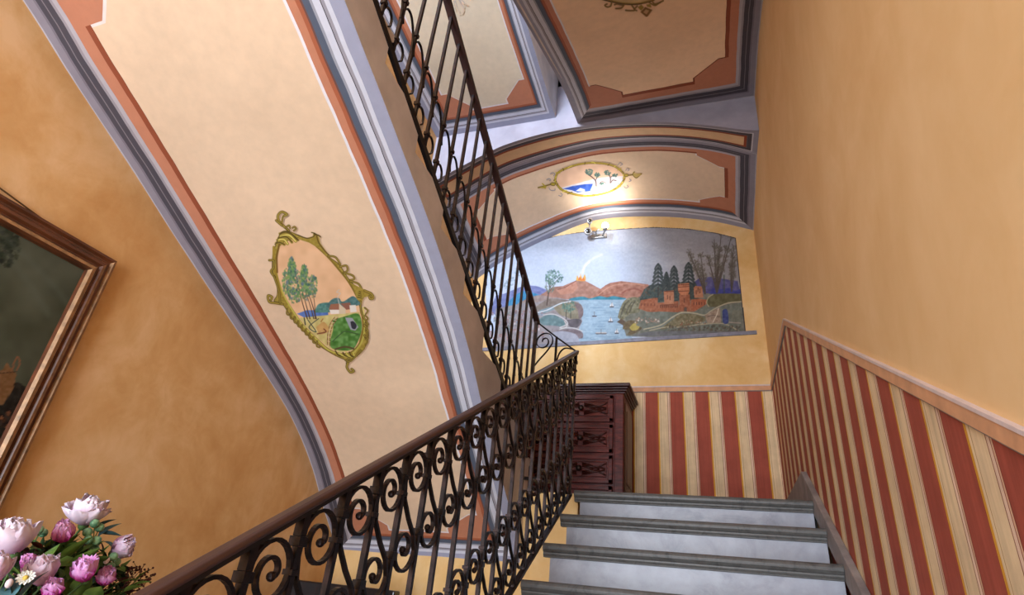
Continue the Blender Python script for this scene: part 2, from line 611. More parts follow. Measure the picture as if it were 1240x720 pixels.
tag(b.obj('ceiling', [MT, LAVPL], smooth=(0,), fix=False), kind='structure')

# flight 3 (over the lower flight) and flight 4 (over flight 2)
P3r = [(-.6, 1.6), (.5, 2.4), (1.5, 2.98), (2.3, 3.37), (2.71, 3.535), (2.97, 3.61), (3.2, 3.65), (3.69, 3.69)]
P3l = [(-.6, 1.5), (.5, 2.3), (1.4, 2.8), (2.017, 3.086), (2.66, 3.37), (3.2, 3.59), (3.69, 3.70)]
YS3 = np.linspace(3.69, -0.25, 60)
Z3r, Z3l = prof(P3r, YS3), prof(P3l, YS3)
X3 = -0.96


def f3(X, Y):
    t = (np.asarray(X) - X3) / (XR - X3)
    return np.interp(Y, YS3[::-1], Z3l[::-1]) * (1 - t) + np.interp(Y, YS3[::-1], Z3r[::-1]) * t


V3 = [0]
for i in range(1, 60):
    V3.append(V3[-1] + math.hypot(YS3[i] - YS3[i - 1], (Z3r[i] + Z3l[i] - Z3r[i - 1] - Z3l[i - 1]) / 2))
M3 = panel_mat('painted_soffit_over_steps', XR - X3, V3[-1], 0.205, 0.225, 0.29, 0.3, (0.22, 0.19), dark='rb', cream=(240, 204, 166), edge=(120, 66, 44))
fl3 = thing('stair_flight', 'topmost stair flight above the marble steps, its tan soffit meeting the peach wall', 'staircase', (X3, 3.69, 3.69))
b = MB()
b.grid(lambda i, t: (X3 + (XR - X3) * t, YS3[i], Z3l[i] * (1 - t) + Z3r[i] * t), range(60), np.linspace(0, 1, 5), lambda i, t: ((XR - X3) * t, V3[i]))
rel(b.obj('soffit', M3, smooth='all', fix=False), fl3)
top3 = []
for k in range(12):
    yk, zk = 3.69 - 0.33 * k, 4.42 - 0.166 * k
    top3 += [(yk, zk), (yk - 0.33, zk)]
poly = top3 + [(-0.25, 2.45)] + [(YS3[i], float(Z3l[i]) + 0.002) for i in range(59, -1, -1)]
b = MB().prism(poly, 0, X3, X3 + 0.03)
poly = top3 + [(-0.25, 2.45)] + [(YS3[i], max(float(Z3l[i]), float(Z3r[i])) + 0.03) for i in range(59, -1, -1)]
b.prism(poly, 0, X3 + 0.03, XR)
rel(b.obj('stringer', STRINGER), fl3)

P4 = [(-.6, 4.6), (.5, 4.35), (1.5, 4.1), (2.58, 3.93), (3.2, 3.86), (3.69, 3.82)]
YS4 = np.linspace(3.69, 0.2, 40)
Z4 = prof(P4, YS4)
X4 = -1.17


def f4(X, Y):
    return np.interp(Y, YS4[::-1], Z4[::-1]) + 0 * np.asarray(X)


V4 = [0]
for i in range(1, 40):
    V4.append(V4[-1] + math.hypot(YS4[i] - YS4[i - 1], Z4[i] - Z4[i - 1]))
M4 = panel_mat('painted_soffit_top', X4 - XL, V4[-1], 0.26, 0.17, 0.25, 0.25, (0.2, 0.2), dark='', cream=(222, 208, 184))
fl4 = thing('stair_flight', 'highest flight glimpsed behind the upper balusters, pale cream soffit with lavender edging', 'staircase', (XL, 3.69, 3.82))
b = MB()
b.grid(lambda i, t: (XL + (X4 - XL) * t, YS4[i], Z4[i]), range(40), np.linspace(0, 1, 3), lambda i, t: ((X4 - XL) * t, V4[i]))
rel(b.obj('soffit', M4, smooth='all', fix=False), fl4)
poly = [(YS4[i], float(Z4[i]) + 0.002) for i in range(40)] + [(0.2, 5.15), (0.9, 5.15), (3.69, 4.3)]
rel(MB().prism(poly, 0, XL, X4).obj('stringer', STRINGER), fl4)

# dado rails, plinth
n = NT('rail_paint', 0.5, 0.3)
RAILP = simple('peach_moulding', (206, 152, 112), 0.5, 0.3, var=0.06)
RAILT = simple('pale_moulding', (208, 188, 182), 0.5, 0.3, var=0.04)
b = MB()
for (ya, yb) in ((YF, -0.07), (-0.07, 3.67), (3.67, YB)):
    za, zb = railz(ya), railz(yb)
    for (o0, o1, th, mi) in ((-0.042, -0.006, 0.012, 0), (-0.006, 0.003, 0.014, 1), (-0.048, -0.042, 0.007, 2)):
        x0 = XR - th
        b.add([(x0, ya, za + o0), (XR, ya, za + o0), (XR, ya, za + o1), (x0, ya, za + o1), (x0, yb, zb + o0), (XR, yb, zb + o0), (XR, yb, zb + o1), (x0, yb, zb + o1)],
              [(0, 1, 2, 3), (4, 7, 6, 5), (0, 4, 5, 1), (3, 2, 6, 7), (0, 3, 7, 4), (1, 5, 6, 2)], mi)
tag(b.obj('trim_1', [RAILP, RAILT, PLINTH], fix=True), kind='structure')
b = MB()
b.box(XL, XR, YB - 0.012, YB, 1.722 - 0.042, 1.722 - 0.006, 0)
b.box(XL, XR, YB - 0.018, YB, 1.722 - 0.006, 1.722 + 0.006, 1)
b.box(XL, XR, YB - 0.007, YB, 1.722 - 0.048, 1.722 - 0.042, 2)
tag(b.obj('trim_2', [RAILP, RAILT, PLINTH]), kind='structure')


def plz(y):
    return max(min(0.562 * y - 1.292, 0.755), ZF + 0.16)


b = MB()
yk = -0.2
ys = [YF, (ZF + 0.16 + 1.292) / 0.562, (0.755 + 1.292) / 0.562, YB]
poly = [(YF, ZF)] + [(y, plz(y)) for y in ys] + [(YB, ZL - 0.05), (3.4, ZL - 0.05), (-0.1, ZF)]
b.prism(poly, 0, XR - 0.03, XR - 0.0005)
tag(b.obj('baseboard_right', PLINTH, bevel=0.004), kind='structure')
tag(MB().box(XL, XR - 0.03, YB - 0.02, YB, ZL, 0.755).obj('baseboard_back', PLINTH), kind='structure')

# ------------------------------------------------------------------ lower flight of steps
fl1 = thing('stair_flight', 'straight flight of white marble steps with grey stone treads, climbing to the landing', 'staircase', (0, -0.2, ZF))
prof_t = [(0.012, 0), (0.004, -0.006), (0, -0.016), (0.002, -0.026), (0.010, -0.036), (0.016, -0.039), (0.016, -0.046), (0.022, -0.056), (0.022, -0.060), (0.06, -0.060), (0.06, -0.04), (0.335, -0.04), (0.335, 0)]
bt = MB().prism([(y, z) for y, z in prof_t], 0, -0.775, 0.4445)
tread = bt.obj('tread', STONE, bevel=0.002)
riser = MB().box(-0.745, 0.4445, 0.034, 0.06, -0.168, -0.058).obj('riser', MARBLE, bevel=0.002)
for k in range(12):
    loc = Vector((0, Y0 - NG * k, ZL - NR * k)) - fl1.location
    if k == 0:
        tread.parent = fl1
        tread.location = loc
        riser.parent = fl1
        riser.location = loc
    else:
        copy_obj(tread, fl1, loc)
        copy_obj(riser, fl1, loc)
poly = [(Y0 + 0.2, ZL - 0.06)]
for k in range(12):
    yk, zk = Y0 + 0.055 - NG * k, ZL - 0.05 - NR * k
    poly += [(yk, zk), (yk, zk - NR)] if k < 11 else [(yk, zk), (yk, ZF)]
poly += [(3.5, ZF), (3.5, ZL - 0.06)]
rel(MB().prism(poly, 0, -0.738, 0.444).obj('plinth_body', OCHRE_B), fl1)

# ------------------------------------------------------------------ railing of the lower flight
XA = -0.80


def hA(y):
    return 0.557 * y - 0.470


def spiral(c, seq, step=15):
    """points round c; seq = [(angle, radius)] interpolated"""
    out = []
    for (a0, r0), (a1, r1) in zip(seq, seq[1:]):
        k = max(2, int(abs(a1 - a0) / step))
        for j in range(k):
            t = j / k
            a, rr = math.radians(a0 + (a1 - a0) * t), r0 + (r1 - r0) * t
            out.append((0, c[0] + rr * math.cos(a), c[1] + rr * math.sin(a)))
    a, rr = math.radians(seq[-1][0]), seq[-1][1]
    out.append((0, c[0] + rr * math.cos(a), c[1] + rr * math.sin(a)))
    return out


W1 = 0.127
sh = 0.557
top = spiral((0.069, -0.086), [(180, .060), (90, .057), (0, .050), (-90, .047), (-180, .036), (-270, .025), (-360, .016), (-420, .008)])
bot = spiral((0.060, -0.282), [(0, .058), (-90, .056), (-180, .046), (-270, .034), (-360, .024), (-450, .016), (-500, .008)])
path = top[::-1] + [(0, 0.009, -0.125), (0, 0.020, -0.165), (0, 0.060, -0.21), (0, 0.100, -0.245)] + bot
scroll_b = MB().sweep(path, 0.011, 0.0075)
scroll_b.ball(top[-1], 0.0095, 8, 6)
scroll_b.ball(bot[-1], 0.0095, 8, 6)

railA = thing('stair_railing', 'dark wrought-iron railing with paired scrolls and brown handrail along the marble steps', 'railing', (XA, 3.34, ZL))
def relA(o, p):
    o.parent = railA
    o.location = Vector(p) - railA.location
    return o


scroll = scroll_b.obj('scroll', IRON)


def forged(zs, w, collars, side_w=None):
    """square bar with collars as one connected skin; collars = [(centre, half height, half width)]"""
    pts = [(zs[0], w)]
    for zc, hh, ww in sorted(collars):
        pts += [(zc - hh - .001, w), (zc - hh, ww), (zc + hh, ww), (zc + hh + .001, w)]
    pts.append((zs[1], w))
    vs = [(sx * h, sy * h, z) for z, h in pts for sx, sy in ((-1, -1), (1, -1), (1, 1), (-1, 1))]
    n = len(pts)
    fs = [(i * 4 + j, i * 4 + (j + 1) % 4, (i + 1) * 4 + (j + 1) % 4, (i + 1) * 4 + j) for i in range(n - 1) for j in range(4)]
    fs += [(3, 2, 1, 0), tuple((n - 1) * 4 + j for j in range(4))]
    return MB().add(vs, fs)


bar = forged((-0.885, -0.004), 0.0068, [(-0.030, 0.022, 0.0095), (-0.062, 0.009, 0.013), (-0.118, 0.005, 0.0115), (-0.270, 0.009, 0.0118), (-0.548, 0.005, 0.011), (-0.60, 0.009, 0.0118), (-0.77, 0.009, 0.0118)]).obj('baluster', IRON)
first = True
NB = 27
for k in range(NB):
    y = 3.335 - W1 * k
    p = (XA, y, hA(y))
    if k == 0:
        relA(bar, p)
    else:
        relA(copy_obj(bar, railA), p)
    if k:
        yc = y
        zc = hA(y + W1 * 0.5)
        for dz in (0, -0.495):
            q = (XA, yc, zc + dz)
            if first:
                relA(scroll, q)
                first = False
            else:
                relA(copy_obj(scroll, railA), q)
ya, yb = 3.335 - W1 * (NB - 1) - 0.05, 3.352
hp = [(-0.016, 0.0), (0.016, 0.0), (0.018, 0.007), (0.015, 0.015), (0.008, 0.018), (-0.008, 0.018), (-0.015, 0.015), (-0.018, 0.007)]
b = MB()
vs = [(XA + a, ya, hA(ya) + c) for a, c in hp] + [(XA + a, yb, hA(yb) + c) for a, c in hp]
b.add(vs, [tuple(range(8)), tuple(range(15, 7, -1))] + [(i, i + 8, (i + 1) % 8 + 8, (i + 1) % 8) for i in range(8)])
rel(b.obj('handrail', RAILW, bevel=0.002), railA)


def slab(b, x0, x1, ya, yb, za, zb, h, mi=0):
    return b.add([(x0, ya, za), (x1, ya, za), (x1, ya, za + h), (x0, ya, za + h), (x0, yb, zb), (x1, yb, zb), (x1, yb, zb + h), (x0, yb, zb + h)],
                 [(0, 1, 2, 3), (7, 6, 5, 4), (0, 4, 5, 1), (1, 5, 6, 2), (2, 6, 7, 3), (3, 7, 4, 0)], mi)


b = MB()
slab(b, XA - 0.014, XA + 0.014, ya, yb, hA(ya) - 0.010, hA(yb) - 0.010, 0.010)
rel(b.obj('top_strip', BLACKI), railA)
b = MB()
slab(b, XA - 0.014, XA + 0.010, ya, 3.36, hA(ya) - 0.895, hA(3.36) - 0.878, 0.016)
rel(b.obj('bottom_rail', IRON), railA)

# ------------------------------------------------------------------ railing of flight 2
XBr = -1.1


def hB(y):
    return 3.285 - 0.4785 * y


def bB(y):
    return 2.497 - 0.502 * y


railB = thing('stair_railing', 'dark iron railing of slim bars with small hooked scrolls, climbing beside the flight overhead', 'railing', (XBr, 3.42, ZL + .1))
W2 = 0.117
ka = smooth_pts([(0, .018, .205), (0, .008, .235), (0, .006, .272), (0, .026, .305), (0, .055, .303), (0, .083, .268), (0, .103, .215), (0, .111, .15)], 5)
kb = smooth_pts([(0, .006, .060), (0, .016, .092), (0, .040, .104), (0, .062, .085), (0, .066, .045), (0, .052, .024)], 5)
sa = MB().sweep(ka, 0.009, 0.006)
sb = MB().sweep(kb, 0.009, 0.006)
sa, sb = sa.mesh('scroll', IRON), sb.mesh('scroll', IRON)
for k in range(31):
    y = 3.40 - W2 * k
    post = k == 0
    w = 0.011 if post else 0.0068
    o = forged(((0 if not post else -.05), hB(y) - bB(y) - .004), w, [] if post else [(.064, .009, .011), (.284, .009, .011)]).obj('baluster', IRON)
    o.parent = railB
    o.location = Vector((XBr, y, bB(y))) - railB.location
    for nm, me in (('scroll', sa), ('scroll', sb)):
        if k == 0:
            continue
        c = bpy.data.objects.new(nm, me)
        C.objects.link(c)
        c.parent = railB
        c.location = Vector((XBr, y, bB(y) - (0.028 if nm == 'scroll' else 0))) - railB.location
yl, yh = -0.15, 3.425
b = MB()
slab(b, XBr - 0.019, XBr + 0.019, yl, yh, hB(yl) - .006, hB(yh) - .006, 0.026)
rel(b.obj('handrail', simple('dark_brown_handrail', (58, 36, 32), 0.45, 0.4), bevel=0.003), railB)
b = MB()
slab(b, XBr - 0.012, XBr + 0.005, yl, 3.36, bB(yl) - .032, bB(3.36) - .032, 0.036)
rel(b.obj('bottom_rail', BLACKI), railB)
# return across the well joining the two railings
pa, pb = Vector((XBr, 3.41, hB(3.41) + 0.005)), Vector((XA, 3.345, hA(3.345) + 0.01))
ret = thing('railing_return', 'short scrolled iron piece bridging the stairwell between both handrails', 'railing', tuple(pa))


def relR(o):
    o.parent = ret
    o.location = -ret.location
    return o


side = Vector((0.2, 1, 0)).normalized()
relR(MB().sweep([pa, pa.lerp(pb, 0.5) + Vector((0, 0, -.004)), pb], 0.016, 0.010, side=side).obj('top_bar', BLACKI))
pm = pa.lerp(pb, 0.52)
relR(MB().sweep([pm, Vector((pm.x, pm.y, 1.0)), Vector((pm.x, pm.y, 0.60))], 0.012, 0.012, side=side).obj('baluster', IRON))
relR(MB().sweep([(XBr, 3.41, 0.62), (XA, 3.345, 0.60)], 0.014, 0.02, side=side).obj('bottom_bar', BLACKI))


def ret_pt(a, z):            # a along the return 0..1
    q = pa.lerp(pb, a)
    return (q.x, q.y, z)


sp = spiral((0.225, 1.50), [(-30, .21), (0, .205), (90, .20), (180, .19), (270, .15), (360, .10), (450, .075), (540, .045)])
pts = [ret_pt(0.0, 1.33), ret_pt(0.14, 1.38), ret_pt(0.30, 1.43)] + [ret_pt(p[1], 1.505 + (p[2] - 1.50) * 0.29) for p in sp]
relR(MB().sweep(smooth_pts(pts, 3), 0.010, 0.006, side=side).obj('scroll', IRON))
pts = [ret_pt(0.54, 1.33), ret_pt(0.60, 1.40), ret_pt(0.72, 1.435), ret_pt(0.88, 1.425), ret_pt(0.97, 1.41)]
relR(MB().sweep(smooth_pts(pts, 5), 0.010, 0.006, side=side).obj('scroll', IRON))

# ------------------------------------------------------------------ chest of drawers
cx0, cx1, cyf, cyb = -1.76, -0.665, 4.47, 4.94
ch = thing('chest_of_drawers', 'dark cherry wood chest of drawers with carved fronts standing on the landing against striped dado', 'chest of drawers', ((cx0 + cx1) / 2, (cyf + cyb) / 2, ZL))
b = MB()
b.box(cx0, cx1, cyf, cyb, ZL + 0.06, 1.505)
for xx in (cx0, cx1 - 0.07):
    b.box(xx, xx + 0.07, cyf - 0.012, cyf, ZL + 0.06, 1.495)
rel(b.obj('carcass', WOOD, bevel=0.006, fix=False), ch)
b = MB()
for z0, z1, o in ((1.495, 1.512, 0.012), (1.512, 1.528, 0.026), (1.528, 1.545, 0.040), (1.545, 1.572, 0.056)):
    b.box(cx0 - o, cx1 + o, cyf - o, cyb, z0, z1)
rel(b.obj('top', WOODD, bevel=0.006, fix=False), ch)
b = MB()
b.box(cx0 - 0.02, cx1 + 0.02, cyf - 0.03, cyb, ZL + 0.05, ZL + 0.12)
for xx in (cx0 - 0.02, cx1 - 0.06):
    b.box(xx, xx + 0.08, cyf - 0.03, cyf + 0.06, ZL, ZL + 0.06)
    b.box(xx, xx + 0.08, cyb - 0.08, cyb, ZL, ZL + 0.06)
rel(b.obj('base', WOODD, bevel=0.005, fix=False), ch)
b = MB()
b.box(cx1, cx1 + 0.008, cyf + 0.05, cyb - 0.05, ZL + 0.2, 1.44)
b.box(cx1, cx1 + 0.014, cyf + 0.09, cyb - 0.09, ZL + 0.26, 1.38)
rel(b.obj('side_panel', simple('side_panel_wood', (96, 66, 44), 0.35, 0.45, sc=12), bevel=0.006, fix=False), ch)
KX = (-1.405, -1.0)
for di, (z0, z1) in enumerate(((1.262, 1.478), (1.022, 1.240), (0.792, 1.002), (0.68, 0.775))):
    x0, x1 = cx0 + 0.075, cx1 - 0.08
    b = MB()
    b.box(x0, x1, cyf - 0.012, cyf, z0, z1)
    fr = 0.032
    yo = cyf - 0.026
    b.box(x0, x1, yo, cyf - 0.012, z1 - fr, z1)
    b.box(x0, x1, yo, cyf - 0.012, z0, z0 + fr)
    b.box(x0, x0 + fr, yo, cyf - 0.012, z0, z1)
    b.box(x1 - fr, x1, yo, cyf - 0.012, z0, z1)
    # inner moulding around the carved field
    e = 0.046
    if di < 3:
        b.box(x0 + e, x1 - e, cyf - 0.02, cyf - 0.012, z1 - e - 0.008, z1 - e)
        b.box(x0 + e, x1 - e, cyf - 0.02, cyf - 0.012, z0 + e, z0 + e + 0.008)
        b.box(x1 - e - 0.012, x1 - e, cyf - 0.02, cyf - 0.012, z0 + e, z1 - e)
        b.box(x0 + e, x0 + e + 0.012, cyf - 0.02, cyf - 0.012, z0 + e, z1 - e)
    dr = rel(b.obj('drawer', WOOD, bevel=0.004, fix=False), ch)
    if di == 3:
        continue
    zc, hh = (z0 + z1) / 2, (z1 - z0) / 2 - 0.062
    b = MB()
    for kx in KX:
        for sg in (1, -1):
            for j, (r0, r1, a) in enumerate(((0.02, 0.20, 1.0), (0.02, 0.155, 0.72), (0.02, 0.11, 0.45), (0.10, 0.205, -0.8))):
                for s2 in (1, -1):
                    if a > 0:
                        p0, p1 = (kx + sg * r0, zc + s2 * hh * a), (kx + sg * r1, zc + s2 * 0.004)
                    else:
                        p0, p1 = (kx + sg * r1, zc + s2 * hh), (kx + sg * (r1 - 0.07), zc + s2 * hh * 0.3)
                    b.sweep([(p0[0], cyf - 0.016, p0[1]), ((p0[0] + p1[0]) / 2, cyf - 0.021, (p0[1] + p1[1]) / 2), (p1[0], cyf - 0.016, p1[1])], 0.012, 0.013, side=(0, 0, 1), rnd=6)
    o = b.obj('carving', WOODD, smooth='all')
    o.parent = dr
    for kx in KX:
        b = MB().lathe([(0.006, 0), (0.008, -0.016), (0.019, -0.022), (0.023, -0.032), (0.017, -0.043), (0.004, -0.047)], (kx, cyf - 0.012, zc), 16, axis=1)
        o = b.obj('knob', KNOB, smooth='all')
        o.parent = dr

# ------------------------------------------------------------------ spotlights above the mural
lampc = Vector((-0.99, YB, 3.42))
MET = simple('lamp_grey_metal', (150, 146, 142), 0.35, 0.5, 0.6)
LDK = simple('lamp_dark_lens', (26, 24, 26), 0.15, 0.6)
sl = thing('spotlight_cluster', 'cluster of wall-mounted spotlights above the mural, one bulb glowing white', 'lamp', tuple(lampc))


def relL(o):
    o.parent = sl
    o.location = -sl.location
    return o


relL(MB().box(-1.08, -0.92, YB - 0.03, YB - 0.001, 3.335, 3.385).obj('wall_bracket', MET, bevel=0.006))
relL(MB().sweep([(-1.02, YB - 0.03, 3.36), (-1.02, YB - 0.10, 3.36), (-0.98, YB - 0.12, 3.375)], 0.018, 0.018, rnd=8).sweep([(-0.96, YB - 0.03, 3.35), (-0.93, YB - 0.12, 3.33), (-0.905, YB - 0.19, 3.31)], 0.018, 0.018, rnd=8).sweep([(-1.0, YB - 0.03, 3.36), (-1.05, YB - 0.08, 3.35), (-1.075, YB - 0.13, 3.36), (-1.075, YB - 0.15, 3.44)], 0.016, 0.016, rnd=8).obj('arm', MET, smooth='all', fix=False))


def head(c, dirv, r_):
    d = Vector(dirv).normalized()
    q = Vector((0, 0, 1)).rotation_difference(d)
    b = MB().lathe([(r_ * .45, -r_ * 1.6), (r_ * .8, -r_ * 1.4), (r_, -r_ * .3), (r_, 0.004), (r_ * .8, 0.006)], seg=20)
    o = b.obj('lamp_head', MET, smooth='all')
    o.rotation_mode = 'QUATERNION'
    o.rotation_quaternion = q
    o.parent = sl
    o.location = Vector(c) - sl.location
    b = MB().lathe([(r_ * .66, 0.0), (r_ * .6, 0.012), (r_ * .3, 0.016)], seg=20)
    l = b.obj('lens', LDK, smooth='all')
    l.parent = o
    return o


head((-1.07, YB - 0.17, 3.455), (0.25, -0.95, -0.25), 0.030)
head((-1.09, YB - 0.15, 3.345), (0.2, -0.95, -0.3), 0.040)
EM = NT('glowing_bulb')
EM.b.inputs['Emission Color'].default_value = (1, 0.95, 0.88, 1)
EM.b.inputs['Emission Strength'].default_value = 28
EM = EM.mat
o = MB().lathe([(0.012, -0.03), (0.022, -0.02), (0.024, 0.0)], seg=16).obj('lamp_socket', MET, smooth='all')
o.parent = sl
o.location = Vector((-0.905, YB - 0.20, 3.325)) - sl.location
o = MB().ball((0, 0, 0), 0.034, 16, 10).obj('bulb', EM, smooth='all')
o.parent = sl
o.location = Vector((-0.905, YB - 0.20, 3.355)) - sl.location


# ------------------------------------------------------------------ lights
def area(name, loc, rot, sx, sy, power, col):
    d = bpy.data.lights.new(name, 'AREA')
    d.shape = 'RECTANGLE'
    d.size, d.size_y = sx, sy
    d.energy = power
    d.color = col
    o = bpy.data.objects.new(name, d)
    C.objects.link(o)
    o.location = loc
    o.rotation_euler = rot
    return o


LIGHTS = dict(win=640, door=230, spot=8.0, world=0.35)
area('window_daylight', (-1.75, YF - 0.22, 3.2), (math.radians(106), 0, 0), 1.1, 1.0, LIGHTS['win'], (0.72, 0.84, 1.0))
area('doorway_daylight', (-1.0, YF - 0.25, 0.2), (math.radians(98), 0, 0), 2.1, 3.2, LIGHTS['door'], (0.82, 0.9, 1.0))
d = bpy.data.lights.new('bulb_light', 'SPOT')
d.spot_size = 2.9
d.spot_blend = 1.0
d.energy = LIGHTS['spot']
d.shadow_soft_size = 0.03
d.color = (1.0, 0.93, 0.84)
o = bpy.data.objects.new('bulb_light', d)
C.objects.link(o)
o.location = (-0.90, YB - 0.27, 3.385)
o.rotation_euler = (math.radians(180 + 24), 0, 0)
w = bpy.data.worlds.new('world')
bpy.context.scene.world = w
w.use_nodes = True
w.node_tree.nodes['Background'].inputs[0].default_value = (0.75, 0.85, 1.0, 1)
w.node_tree.nodes['Background'].inputs[1].default_value = LIGHTS['world']

# ------------------------------------------------------------------ painted pictures (colour laid vertex by vertex on the real surface)
class Paint:
    def __init__(s, P3, base):
        s.P3 = np.asarray(P3, float)
        s.x, s.y = project(s.P3)
        s.n = len(s.x)
        s.c = np.tile(np.array(base, float), (s.n, 1))
        s.a = np.zeros(s.n)

    def put(s, idx, k, col, cover=True):
        k = k[:, None]
        s.c[idx] = s.c[idx] * (1 - k) + np.array(col, float) * k
        if cover:
            s.a[idx] = np.maximum(s.a[idx], k[:, 0])

    def box(s, x0, y0, x1, y1, m=3):
        return np.where((s.x > x0 - m) & (s.x < x1 + m) & (s.y > y0 - m) & (s.y < y1 + m))[0]

    def segd(s, idx, pts):
        X, Y = s.x[idx], s.y[idx]
        best = np.full(len(idx), 1e9)
        tt = np.zeros(len(idx))
        n = len(pts) - 1
        for i in range(n):
            ax, ay = pts[i]
            bx, by = pts[i + 1]
            dx, dy = bx - ax, by - ay
            q = dx * dx + dy * dy + 1e-9
            t = np.clip(((X - ax) * dx + (Y - ay) * dy) / q, 0, 1)
            d = np.hypot(X - ax - t * dx, Y - ay - t * dy)
            m = d < best
            best[m] = d[m]
            tt[m] = (i + t[m]) / n
        return best, tt

    def stroke(s, pts, w, col, a=1.0, soft=0.35, taper=False, k=5):
        p = [(q.x, q.y) for q in smooth_pts([(u, v, 0) for u, v in pts], k)] if len(pts) > 2 else pts
        xs, ys = [q[0] for q in p], [q[1] for q in p]
        idx = s.box(min(xs), min(ys), max(xs), max(ys), w + 1)
        if len(idx) == 0:
            return
        d, t = s.segd(idx, p)
        ww = w / 2 * (1 - t * 0.75 if taper else 1)
        s.put(idx, np.clip((ww + soft - d) / (2 * soft), 0, 1) * a, col)

    def poly(s, pts, col, a=1.0, soft=0.4, sm=False, col2=None, axis=None, tex=0.0, cell=3.0, seed=1):
        p = [(q.x, q.y) for q in smooth_pts([(u, v, 0) for u, v in pts + [pts[0]]], 5)][:-1] if sm else list(pts)
        xs, ys = [q[0] for q in p], [q[1] for q in p]
        idx = s.box(min(xs), min(ys), max(xs), max(ys))
        if len(idx) == 0:
            return
        X, Y = s.x[idx], s.y[idx]
        ins = np.zeros(len(idx), bool)
        n = len(p)
        for i in range(n):
            x1, y1 = p[i]
            x2, y2 = p[(i + 1) % n]
            if y1 == y2:
                continue
            c = ((Y < y1) != (Y < y2)) & (X < (x2 - x1) * (Y - y1) / (y2 - y1) + x1)
            ins ^= c
        d, _ = s.segd(idx, p + [p[0]])
        sd = np.where(ins, d, -d)
        k = np.clip((sd + soft) / (2 * soft), 0, 1) * a
        cc = np.tile(np.array(col, float), (len(idx), 1))
        if tex:
            cc += s.tex(X, Y, cell, seed)[:, None] * tex
        k_ = k[:, None]
        s.c[idx] = s.c[idx] * (1 - k_) + cc * k_
        s.a[idx] = np.maximum(s.a[idx], k)

    def tex(s, X, Y, cell, seed):
        """smooth value noise in -1..1"""
        g = np.random.default_rng(seed).uniform(-1, 1, (64, 64))
        u, v = X / cell, Y / cell
        i, j = np.floor(u).astype(int), np.floor(v).astype(int)
        fx, fy = u - i, v - j
        fx, fy = fx * fx * (3 - 2 * fx), fy * fy * (3 - 2 * fy)
        G = lambda a, b: g[a % 64, b % 64]
        return (G(i, j) * (1 - fx) + G(i + 1, j) * fx) * (1 - fy) + (G(i, j + 1) * (1 - fx) + G(i + 1, j + 1) * fx) * fy

    def dabs(s, pts_fn, n, r0, r1, cols, a=0.8, seed=3, el=1.0):
        R = np.random.default_rng(seed)
        for _ in range(n):
            cx, cy = pts_fn(R)
            rr = R.uniform(r0, r1)
            idx = s.box(cx - rr, cy - rr * el, cx + rr, cy + rr * el, 1)
            if len(idx) == 0:
                continue
            d = np.hypot((s.x[idx] - cx), (s.y[idx] - cy) / el)
            s.put(idx, np.clip((rr + .3 - d) / .6, 0, 1) * a, cols[R.integers(len(cols))])

    def blob(s, cx, cy, rx, ry, n, r0, r1, cols, a=0.8, seed=3, el=1.0):
        def fn(R):
            t, q = R.uniform(0, 2 * PI), math.sqrt(R.uniform(0, 1))
            return cx + rx * q * math.cos(t), cy + ry * q * math.sin(t)
        s.dabs(fn, n, r0, r1, cols, a, seed, el)

    def build(s, name, na, nb, keep=None, rough=0.7, parent=None):
        """grid of na x nb vertices, faces kept where painted"""
        ii, jj = np.meshgrid(np.arange(na - 1), np.arange(nb - 1), indexing='ij')
        q = np.stack([ii * nb + jj, (ii + 1) * nb + jj, (ii + 1) * nb + jj + 1, ii * nb + jj + 1], -1).reshape(-1, 4)
        if keep is not None:
            q = q[keep[q].max(1)]
        used = np.unique(q)
        remap = -np.ones(s.n, int)
        remap[used] = np.arange(len(used))
        q = remap[q]
        me = bpy.data.meshes.new(name)
        me.vertices.add(len(used))
        me.vertices.foreach_set('co', s.P3[used].astype(np.float32).ravel())
        me.loops.add(len(q) * 4)
        me.loops.foreach_set('vertex_index', q.astype(np.int32).ravel())
        me.polygons.add(len(q))
        me.polygons.foreach_set('loop_start', np.arange(0, len(q) * 4, 4, dtype=np.int32))
        me.polygons.foreach_set('loop_total', np.full(len(q), 4, dtype=np.int32))
        at = me.color_attributes.new('paint', 'FLOAT_COLOR', 'POINT')
        rgba = np.ones((len(used), 4), np.float32)
        rgba[:, :3] = lin(np.clip(s.c[used], 0, 255))
        at.data.foreach_set('color', rgba.ravel())
        me.polygons.foreach_set('use_smooth', np.ones(len(q), bool))
        me.update(calc_edges=True)
        n = NT(name + '_paint', rough, 0.2)
        a = n.t.nodes.new('ShaderNodeAttribute')
        a.attribute_name = 'paint'
        n.t.links.new(a.outputs['Color'], n.b.inputs['Base Color'])
        me.materials.append(n.mat)
        o = bpy.data.objects.new(name, me)
        C.objects.link(o)
        if parent:
            o.parent = parent
        return o


def K(ox, oy, sc_):
    return lambda *p: [(ox + p[i] / sc_, oy + p[i + 1] / sc_) for i in range(0, len(p), 2)]


# ---- mural on the back wall
na, nb = 560, 300
A = np.linspace(-2.28, 0.345, na)
B = np.linspace(2.10, 3.46, nb)
AA, BB = np.meshgrid(A, B, indexing='ij')
P3 = np.stack([AA.ravel(), np.full(AA.size, YB - 0.004), BB.ravel()], 1)
m = Paint(P3, (170, 178, 196))
a_ = K(600, 280, 5.14)
b_ = K(690, 290, 5.54)
c_ = K(790, 300, 6.0)
d_ = K(580, 240, 3.0)
